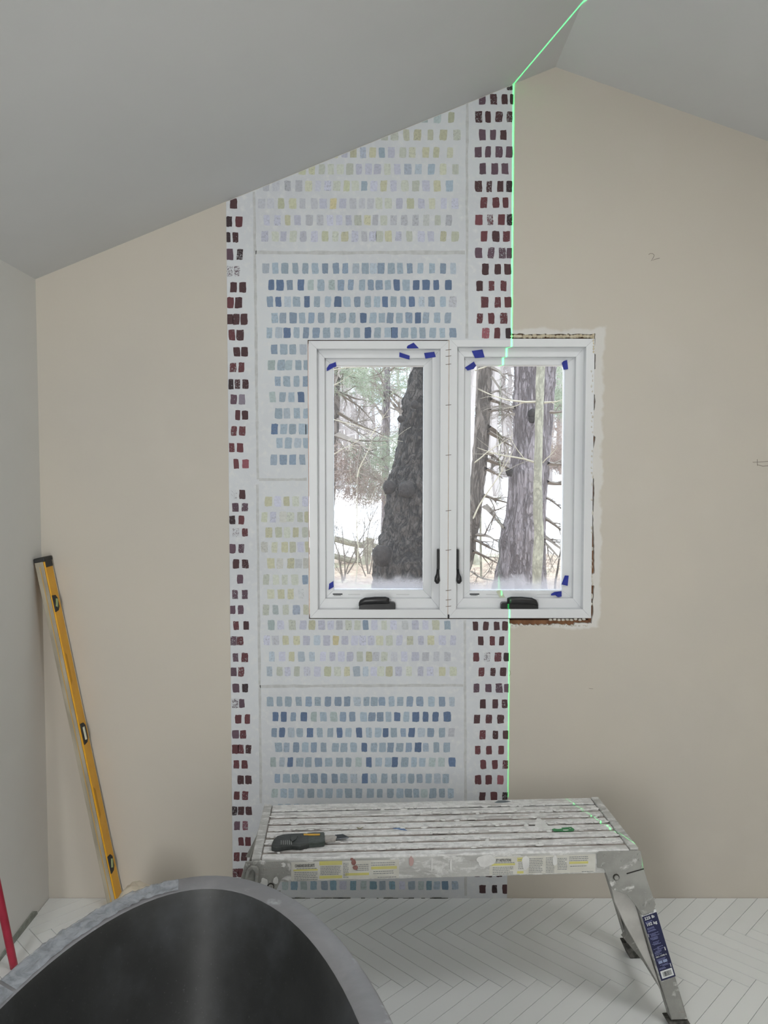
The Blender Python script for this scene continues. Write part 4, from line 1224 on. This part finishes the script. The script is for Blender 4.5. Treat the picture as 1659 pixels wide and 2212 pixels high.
def bark(name, c1, c2, c3, sc_, stretch=.25, bump=1.0, dist=.02):
    k = NT(name); v0 = k.map((1, 1, stretch))
    nzv = k.n('TexNoise'); k.l(v0, nzv.inputs['Vector']); nzv.inputs['Scale'].default_value = sc_ * .7; nzv.inputs['Detail'].default_value = 5
    sv = k.n('VectorMath', operation='SCALE'); k.l(nzv.outputs['Color'], sv.inputs[0]); sv.inputs['Scale'].default_value = 1.6 / sc_
    av = k.n('VectorMath', operation='ADD'); k.l(v0, av.inputs[0]); k.l(sv.outputs[0], av.inputs[1]); vec = av.outputs[0]
    vo = k.n('TexVoronoi', feature='DISTANCE_TO_EDGE'); k.l(vec, vo.inputs['Vector']); vo.inputs['Scale'].default_value = sc_
    nz = k.noise(vec, sc_ * 1.5, 6, .7)
    rg = k.math('ABSOLUTE', k.math('SUBTRACT', k.noise(v0, sc_ * .42, 6, .62, .8), .5))
    e = k.math('MULTIPLY', k.ramp(rg, 0, .07), k.math('ADD', .55, k.math('MULTIPLY', k.ramp(vo.outputs['Distance'], 0, .12), .45)))
    c = k.mix(k.ramp(nz, .3, .7), lin(c1), lin(c2)); c = k.mix(e, lin(c3), c)
    dk = k.ramp(k.noise(k.map((1, 1, .8)), 2.6, 4), .6, .72); c = k.mix(k.math('MULTIPLY', dk, .55), c, lin(c3))
    k.base(c, .9); k.bump(k.math('ADD', e, nz), bump, dist); return k.m


M_BARK1 = bark('dark scaly bark', (84, 77, 72), (62, 56, 52), (30, 27, 25), 24, .5)
M_BARK2 = bark('grey furrowed bark', (156, 146, 148), (134, 124, 126), (104, 94, 94), 22, .2)
M_BARK3 = bark('smooth green bark', (160, 156, 138), (146, 142, 126), (124, 120, 106), 14, .6, .3, .006)
M_BARK4 = bark('brown grey bark', (136, 126, 118), (116, 106, 100), (90, 82, 76), 14, .3)
M_TWIG = mat('grey brown twig', (132, 122, 112), (112, 102, 94), 6, .9)
M_TWIGP = mat('pale twig', (176, 168, 150), (160, 152, 134), 6, .9)
M_NEEDLE = mat('grey green needles', (124, 133, 112), (146, 152, 128), 3, .8)
M_DEADN = mat('brown dead needles', (150, 132, 120), (128, 110, 102), 3, .9)


def trunk(name, prof, Y, m, parent, top=4.5, seg=72, amp=.02, seed=0, fx=9, fz=4, rings=110):
    """prof: (py, left, right) read from the photograph; the trunk stands at distance Y"""
    rows = []
    for py, l_, r_ in prof:
        a_, b_ = at_y(l_, py, Y), at_y(r_, py, Y); rows.append((a_.z, (a_.x + b_.x) / 2, (b_.x - a_.x) / 2))
    rows.sort(); zlo, zhi = rows[0], rows[-1]
    gz = ground_z(zlo[1], Y) - .25
    rows = [(min(gz, zlo[0] - .3), zlo[1] + (zlo[1] - rows[1][1]) * .3, zlo[2] * 1.12)] + rows
    d = rows[-1][0] - rows[-3][0]; sx_ = (rows[-1][1] - rows[-3][1]) / d * .5
    rows.append((zhi[0] + 1.2, zhi[1] + sx_ * 1.2, zhi[2] * .92)); rows.append((zhi[0] + top, zhi[1] + sx_ * 2.0, zhi[2] * .6))

    def ev(z):
        for i in range(len(rows) - 1):
            if rows[i][0] <= z <= rows[i + 1][0]:
                t = (z - rows[i][0]) / (rows[i + 1][0] - rows[i][0]); t = t * t * (3 - 2 * t) * .5 + t * .5
                return rows[i][1] + (rows[i + 1][1] - rows[i][1]) * t, rows[i][2] + (rows[i + 1][2] - rows[i][2]) * t
        return rows[-1][1], rows[-1][2]
    b = MB(); z0 = rows[0][0]; zv = zhi[0] + .4
    zs = [z0 + (zv - z0) * i / rings for i in range(rings + 1)] + [zv + (rows[-1][0] - zv) * i / 12 for i in range(1, 13)]
    base = Vector((rows[0][1], Y, z0))
    for z in zs:
        cx, r = ev(z)
        for j in range(seg):
            an = 2 * math.pi * j / seg; c, s = math.cos(an), math.sin(an)
            n1 = mnoise.noise(Vector((c * r * fx + seed, s * r * fx, z * fz)))
            n2 = mnoise.noise(Vector((c * r * fx * 3 + seed, s * r * fx * 3, z * fz * 2.4)))
            rr = r + amp * (abs(n1) * 1.4 - .3 + .5 * n2)
            b.v.append((cx + c * rr - base.x, s * rr, z - z0))
    for k_ in range(len(zs) - 1):
        for j in range(seg):
            p = k_ * seg + j; p2 = k_ * seg + (j + 1) % seg; b.f.append((p, p2, p2 + seg, p + seg))
    o = b.build('trunk', m, parent, smooth=True); o.location = base - parent.location
    return o


def twigs(b, p, d, L, r, depth, rnd, droop=.25, spread=.7, nchild=4):
    pts = [Vector(p)]; d = Vector(d).normalized(); n = 6; rad = [r]
    for i in range(n):
        d = (d + Vector((rnd.gauss(0, .10), rnd.gauss(0, .10), rnd.gauss(0, .10) - droop / n))).normalized()
        pts.append(pts[-1] + d * (L / n)); rad.append(max(r * (1 - (i + 1) / n * .8), .0012))
    b.tube(pts, rad, 4 if depth < 2 else 3, False)
    if depth > 0:
        for c in range(nchild):
            t = rnd.uniform(.2, .95); i = min(n - 1, int(t * n)); dd = (pts[i + 1] - pts[i]).normalized()
            ax_ = Vector((rnd.gauss(0, 1), rnd.gauss(0, 1), rnd.gauss(0, 1))).cross(dd)
            if ax_.length < 1e-3: continue
            twigs(b, pts[i], dd + ax_.normalized() * spread * rnd.uniform(.6, 1.5), L * rnd.uniform(.35, .6), rad[i] * .55, depth - 1, rnd, droop, spread, nchild)
    return pts


def limb(tree, px0, py0, px1, py1, Y, r, m=None, rnd=None, depth=2, nchild=6, droop=.15, dy=0.0, name='branch'):
    a_, b_ = at_y(px0, py0, Y), at_y(px1, py1, Y + dy)
    b = MB(); twigs(b, a_ - tree.location, b_ - a_, (b_ - a_).length, r, depth, rnd, droop, .8, nchild)
    o = b.build(name, m or M_TWIG, tree); return o


def needles(tree, boxes, n, m, Y, seed, size=.09, hang=.5, name='foliage'):
    """sprays of needles: thin blades along short twigs inside regions read from the photograph"""
    rnd = random.Random(seed); b = MB()
    for i in range(n):
        x0, x1, y0, y1 = rnd.choice(boxes)
        p = at_y(rnd.uniform(x0, x1), rnd.uniform(y0, y1), Y + rnd.uniform(-.8, .8)) - tree.location
        d = Vector((rnd.gauss(0, 1), rnd.gauss(0, .6), rnd.gauss(-hang, .5))).normalized(); L = size * rnd.uniform(1.2, 3)
        for q in range(7):
            c = p + d * (L * q / 7)
            e = (Vector((rnd.gauss(0, 1), rnd.gauss(0, 1), rnd.gauss(0, 1))) * .9 + d).normalized() * size * rnd.uniform(.5, 1)
            s_ = e.orthogonal().normalized() * size * .07
            b.v += [tuple(c - s_), tuple(c + s_), tuple(c + e)]; j = len(b.v); b.f.append((j - 3, j - 2, j - 1))
    o = b.build(name, m, tree); o['kind'] = 'stuff'
    return o


def tree_root(name, px, Y, label):
    x = at_y(px, 1250, Y).x; o = empty(name, (x, Y, ground_z(x, Y))); tag(o, label, 'tree'); return o


rb = random.Random(77)
# thick dark trunk behind the left glass
t1 = tree_root('pine_tree', 895, 8.5, 'thick dark scaly trunk leaning right behind the left window')
trunk('t', [(780, 895, 990), (830, 882, 988), (870, 871, 986), (900, 868, 985), (950, 862, 986), (1000, 852, 988), (1030, 841, 990), (1048, 834, 992), (1062, 836, 992), (1100, 833, 992), (1150, 825, 994), (1185, 815, 998), (1205, 808, 1002), (1250, 806, 1006), (1280, 803, 1008)],
      8.5, M_BARK1, t1, amp=.032, seg=150, fx=11, fz=7, rings=220)
for kx, ky, kr in ((880, 1058, .10), (895, 874, .045), (841, 1052, .075), (824, 1200, .11), (880, 1235, .10), (866, 905, .04)):
    p = at_y(kx, ky, 8.5 - .36); b = MB(); lump(b, p - t1.location, (kr, kr * .6, kr), kx * .1); b.build('knot', mat('dark bark knot', (38, 34, 32), (54, 48, 45), 20, .95, bump=.8, bscale=30, bdist=.02), t1, smooth=True)
limb(t1, 868, 892, 832, 865, 8.4, .03, rnd=rb, depth=2); limb(t1, 838, 1050, 775, 1010, 8.3, .018, rnd=rb, depth=2)
# slimmer trunks farther off in the left window
t2 = tree_root('pine_tree', 725, 12.5, 'hazy brown trunk at the left edge of the left window')
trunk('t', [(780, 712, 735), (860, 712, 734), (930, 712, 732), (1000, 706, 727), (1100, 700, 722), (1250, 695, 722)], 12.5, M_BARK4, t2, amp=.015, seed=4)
for (a_, c, e, f_, r) in ((728, 845, 800, 870, .03), (728, 845, 830, 905, .025), (730, 890, 850, 935, .035), (728, 905, 800, 960, .025), (728, 940, 820, 965, .06), (730, 955, 800, 985, .03), (726, 800, 800, 835, .03), (716, 1055, 760, 1050, .02), (728, 815, 768, 780, .02), (730, 780, 790, 820, .04)):
    limb(t2, a_, c, e, f_, 12.3, r, rnd=rb, depth=3, nchild=5, dy=rb.uniform(-1.5, 1))
needles(t2, [(716, 800, 985, 1060), (740, 830, 1000, 1075), (716, 780, 955, 1020), (760, 840, 1020, 1085)], 620, M_DEADN, 12, 5, .08, .9)
needles(t2, [(750, 830, 950, 1060), (780, 850, 985, 1075), (800, 860, 940, 1000)], 700, M_NEEDLE, 12.3, 6, .07, .8)
needles(t2, [(716, 800, 790, 850), (740, 790, 780, 830)], 300, M_NEEDLE, 12.3, 7, .08, .4)
t3 = tree_root('pine_tree', 833, 14.5, 'slender pale grey trunk left of the thick dark trunk')
trunk('t', [(780, 831, 843), (880, 827, 843), (960, 826, 842), (1040, 825, 841), (1100, 824, 842), (1190, 822, 846), (1250, 822, 848)], 14.5, M_BARK2, t3, amp=.01, seed=9, seg=40, rings=60)
for (a_, c, e, f_, r) in ((842, 845, 880, 850, .03), (842, 850, 880, 895, .03), (830, 865, 780, 790, .035), (842, 880, 885, 905, .02), (830, 830, 790, 780, .03), (830, 900, 770, 850, .03), (842, 800, 880, 770, .03)):
    limb(t3, a_, c, e, f_, 14.3, r, rnd=rb, depth=3, nchild=5, dy=rb.uniform(-1.5, 1.5))
needles(t3, [(846, 890, 785, 850), (760, 830, 785, 850), (845, 880, 930, 1010), (800, 830, 800, 870)], 620, M_NEEDLE, 14.5, 8, .09, .3)
# trunks behind the right glass
t4 = tree_root('pine_tree', 1035, 10.5, 'brown grey trunk at the left edge of the right window')
trunk('t', [(780, 1031, 1065), (850, 1029, 1061), (920, 1026, 1058), (1000, 1020, 1053), (1060, 1013, 1046), (1120, 1006, 1038), (1180, 997, 1028), (1250, 985, 1014)], 10.5, M_BARK4, t4, amp=.018, seed=14, seg=80)
for (a_, c, e, f_, r) in ((1060, 862, 1110, 880, .035), (1058, 885, 1115, 900, .03), (1056, 922, 1112, 950, .045), (1056, 932, 1112, 972, .035), (1053, 978, 1110, 995, .03), (1052, 992, 1105, 1010, .04), (1050, 1012, 1105, 1030, .03), (1046, 1070, 1098, 1085, .03), (1044, 1095, 1090, 1120, .035),
                          (1030, 1155, 1085, 1170, .03), (1024, 1165, 1085, 1185, .03), (1022, 1190, 1080, 1205, .03), (1018, 1235, 1072, 1260, .02), (1062, 795, 1110, 810, .03), (1062, 815, 1112, 838, .02), (1060, 850, 1100, 835, .02), (1050, 1090, 1095, 1140, .02)):
    limb(t4, a_, c, e, f_, 10.4, r, rnd=rb, depth=3, nchild=4, droop=.2, dy=rb.uniform(-1, 1))
t5 = tree_root('pine_tree', 1125, 9.2, 'broad pinkish grey furrowed trunk in the middle of the right window')
trunk('t', [(780, 1111, 1186), (830, 1113, 1186), (890, 1110, 1186), (950, 1109, 1185), (1000, 1105, 1183), (1025, 1099, 1182), (1060, 1099, 1181), (1110, 1093, 1179), (1150, 1083, 1178), (1170, 1080, 1178), (1210, 1078, 1178), (1250, 1068, 1179), (1285, 1060, 1182)],
      9.2, M_BARK2, t5, amp=.024, seed=22, seg=130, fx=13, fz=3, rings=170)
for (a_, c, e, f_, r) in ((1112, 880, 1075, 868, .02), (1112, 895, 1070, 890, .02), (1184, 890, 1225, 880, .03), (1184, 1000, 1230, 1020, .03), (1182, 1040, 1230, 1052, .035), (1180, 1075, 1228, 1095, .02), (1178, 1120, 1228, 1140, .03), (1176, 1160, 1228, 1190, .03), (1176, 1172, 1225, 1210, .02), (1090, 1140, 1060, 1120, .02)):
    limb(t5, a_, c, e, f_, 9.1, r, rnd=rb, depth=3, nchild=4, droop=.2, dy=rb.uniform(-.6, 1))
for kx, ky, kr in ((1149, 893, .055), (1149, 905, .045), (1100, 1020, .05)):
    p = at_y(kx, ky, 9.2 - .21); b = MB(); lump(b, p - t5.location, (kr, kr * .5, kr), kx * .1); b.build('knot', MATS['dark bark knot'], t5, smooth=True)
t6 = tree_root('young_maple', 1165, 7.6, 'slim pale green trunk standing in front of the broad grey trunk')
trunk('t', [(780, 1160, 1178), (850, 1157, 1175), (950, 1155, 1172), (1030, 1153, 1171), (1100, 1152, 1172), (1160, 1154, 1175), (1200, 1151, 1173), (1250, 1150, 1169), (1285, 1149, 1168)], 7.6, M_BARK3, t6, amp=.006, seed=31, seg=40, rings=90)
for (a_, c, e, f_, r) in ((1157, 868, 1030, 888, .012), (1175, 870, 1215, 865, .012), (1153, 998, 1030, 963, .010), (1172, 1000, 1200, 960, .006)):
    limb(t6, a_, c, e, f_, 7.6, r, M_TWIGP, rnd=rb, depth=1, nchild=3, droop=-.1)
t7 = tree_root('pine_tree', 1190, 11.5, 'dull grey trunk behind and right of the broad trunk')
trunk('t', [(780, 1176, 1202), (900, 1172, 1195), (1000, 1166, 1187), (1100, 1160, 1178), (1250, 1150, 1170)], 11.5, M_BARK2, t7, amp=.016, seed=41, seg=60)
needles(t7, [(1195, 1220, 785, 900), (1198, 1225, 840, 890)], 420, M_NEEDLE, 12.5, 15, .08, .2)
needles(t7, [(1190, 1225, 900, 1010), (1185, 1220, 960, 1010)], 420, M_DEADN, 12.5, 16, .08, .6)
t8 = tree_root('sapling', 1022, 7.0, 'thin grey sapling along the left edge of the right glass')
trunk('t', [(780, 1030, 1033), (880, 1027, 1030.5), (1000, 1021, 1025), (1100, 1017, 1021), (1250, 1010, 1014)], 7.0, M_BARK4, t8, amp=.003, seed=51, seg=12, rings=40)
for (a_, c, e, f_, r) in ((1026, 800, 1085, 778, .008), (1024, 1000, 1110, 940, .006), (1022, 1120, 1105, 960, .008)):
    limb(t8, a_, c, e, f_, 7.0, r, M_TWIGP, rnd=rb, depth=1, nchild=4, droop=0)
t9 = tree_root('sapling', 1037, 11, 'thin sapling stem between the two right-hand trunks')
trunk('t', [(1110, 1035, 1040), (1180, 1036, 1041), (1260, 1037, 1042)], 11, M_BARK3, t9, amp=.003, seed=53, seg=12, rings=30, top=.6)
t10 = tree_root('sapling', 1200, 9, 'forked sapling at the lower right of the right glass')
trunk('t', [(1180, 1211, 1214), (1220, 1204, 1208), (1260, 1197, 1202)], 9, M_BARK4, t10, amp=.002, seed=57, seg=10, rings=30, top=.5)
# bare shrubs in front of the fence
for (px, Y, spots) in ((742, 9.5, [(742, 1255, 775, 1075), (742, 1255, 715, 1090), (745, 1250, 745, 1110), (750, 1240, 805, 1140), (740, 1260, 728, 1180)]),
                       (790, 11, [(795, 1240, 812, 1070), (795, 1240, 770, 1090), (798, 1240, 828, 1120), (790, 1245, 760, 1140)])):
    sh_ = tree_root('bare_shrub', px, Y, 'thin bare shrub before the snow, %s in the left window' % ('nearest the left edge' if px < 760 else 'beside the fence post'))
    sh_['category'] = 'shrub'
    for (a_, c, e, f_, ) in spots: limb(sh_, a_, c, e, f_, Y, .011, M_TWIG, rnd=rb, depth=3, nchild=5, droop=-.1, name='stem')
for (px, py, ex, ey, Y) in ((715, 900, 870, 912, 7.2), (716, 960, 800, 930, 6.6), (770, 1000, 850, 880, 6.2), (716, 985, 770, 960, 6.8), (720, 830, 790, 785, 7.0)):
    pass
# pale overhanging twigs close to the left glass
ts = tree_root('sapling', 771, 6.4, 'pale thin sapling twigs crossing the middle of the left window')
for (a_, c, e, f_, r) in ((768, 1262, 772, 1020, .006), (772, 1030, 800, 940, .006), (716, 905, 880, 915, .004), (716, 985, 800, 930, .004), (800, 945, 850, 860, .004), (716, 800, 790, 785, .005), (716, 835, 760, 815, .004)):
    limb(ts, a_, c, e, f_, 6.4, r, M_TWIGP, rnd=rb, depth=1, nchild=3, droop=0, name='twig')

# split-rail fence
M_FENCE = mat('weathered grey rail', (170, 166, 148), (146, 142, 126), 10, .9, bump=.6, bscale=20, stretch=(.3, 1, 1), bdist=.01)
fx, fy = at_y(785, 1250, 12.6).x, 12.6
fe = empty('split_rail_fence', (fx, fy, ground_z(fx, fy))); tag(fe, 'weathered split-rail fence beyond the left window', 'fence')


def rail(pa, pb, Ya, Yb, r, name='rail'):
    a_, b_ = at_y(*pa, Ya) - fe.location, at_y(*pb, Yb) - fe.location; b = MB(); n = 12
    pts = [a_ + (b_ - a_) * (i / n) + Vector((0, 0, .012 * mnoise.noise(Vector((i * .7, r * 90, 2))))) for i in range(n + 1)]
    b.tube(pts, [r * (1 + .2 * mnoise.noise(Vector((i * 1.1, r * 50, 7)))) for i in range(n + 1)], 8); return b.build(name, M_FENCE, fe)


rail((660, 1151), (792, 1180), 12.3, 12.7, .05); rail((786, 1173), (850, 1190), 12.6, 13.2, .045); rail((660, 1188), (790, 1217), 12.3, 12.7, .048); rail((780, 1212), (850, 1224), 12.7, 13.2, .045)
rail((800, 1163), (779, 1262), 12.5, 12.5, .075, 'post'); rail((768, 1182), (776, 1215), 13.0, 13.0, .035, 'post')
rail((1020, 1190), (1040, 1245), 12.5, 12.3, .07, 'post')

# far wood: bare trees beyond the snow, one mass nobody could count
rnd = random.Random(99); b = MB()
for i in range(170):
    Y = rnd.uniform(26, 48); x = rnd.uniform(-.42, .42) * Y; z = ground_z(x, Y) - .2; H = rnd.uniform(6, 12); r = rnd.uniform(.06, .20)
    pts = [Vector((x, Y, z))]
    for q in range(6): pts.append(pts[-1] + Vector((rnd.gauss(0, .12), rnd.gauss(0, .12), H / 6)))
    b.tube(pts, [r * (1 - q / 7.5) for q in range(7)], 5, False)
    for q in range(9):
        t = rnd.uniform(.12, .98); i_ = min(5, int(t * 6)); pp = pts[i_] + (pts[i_ + 1] - pts[i_]) * (t * 6 - i_)
        twigs(b, pp, (rnd.gauss(0, 1), rnd.gauss(0, 1), rnd.uniform(-.3, .7)), rnd.uniform(1.5, 3.5), r * .35, 2, rnd, -.1, .7, 4)
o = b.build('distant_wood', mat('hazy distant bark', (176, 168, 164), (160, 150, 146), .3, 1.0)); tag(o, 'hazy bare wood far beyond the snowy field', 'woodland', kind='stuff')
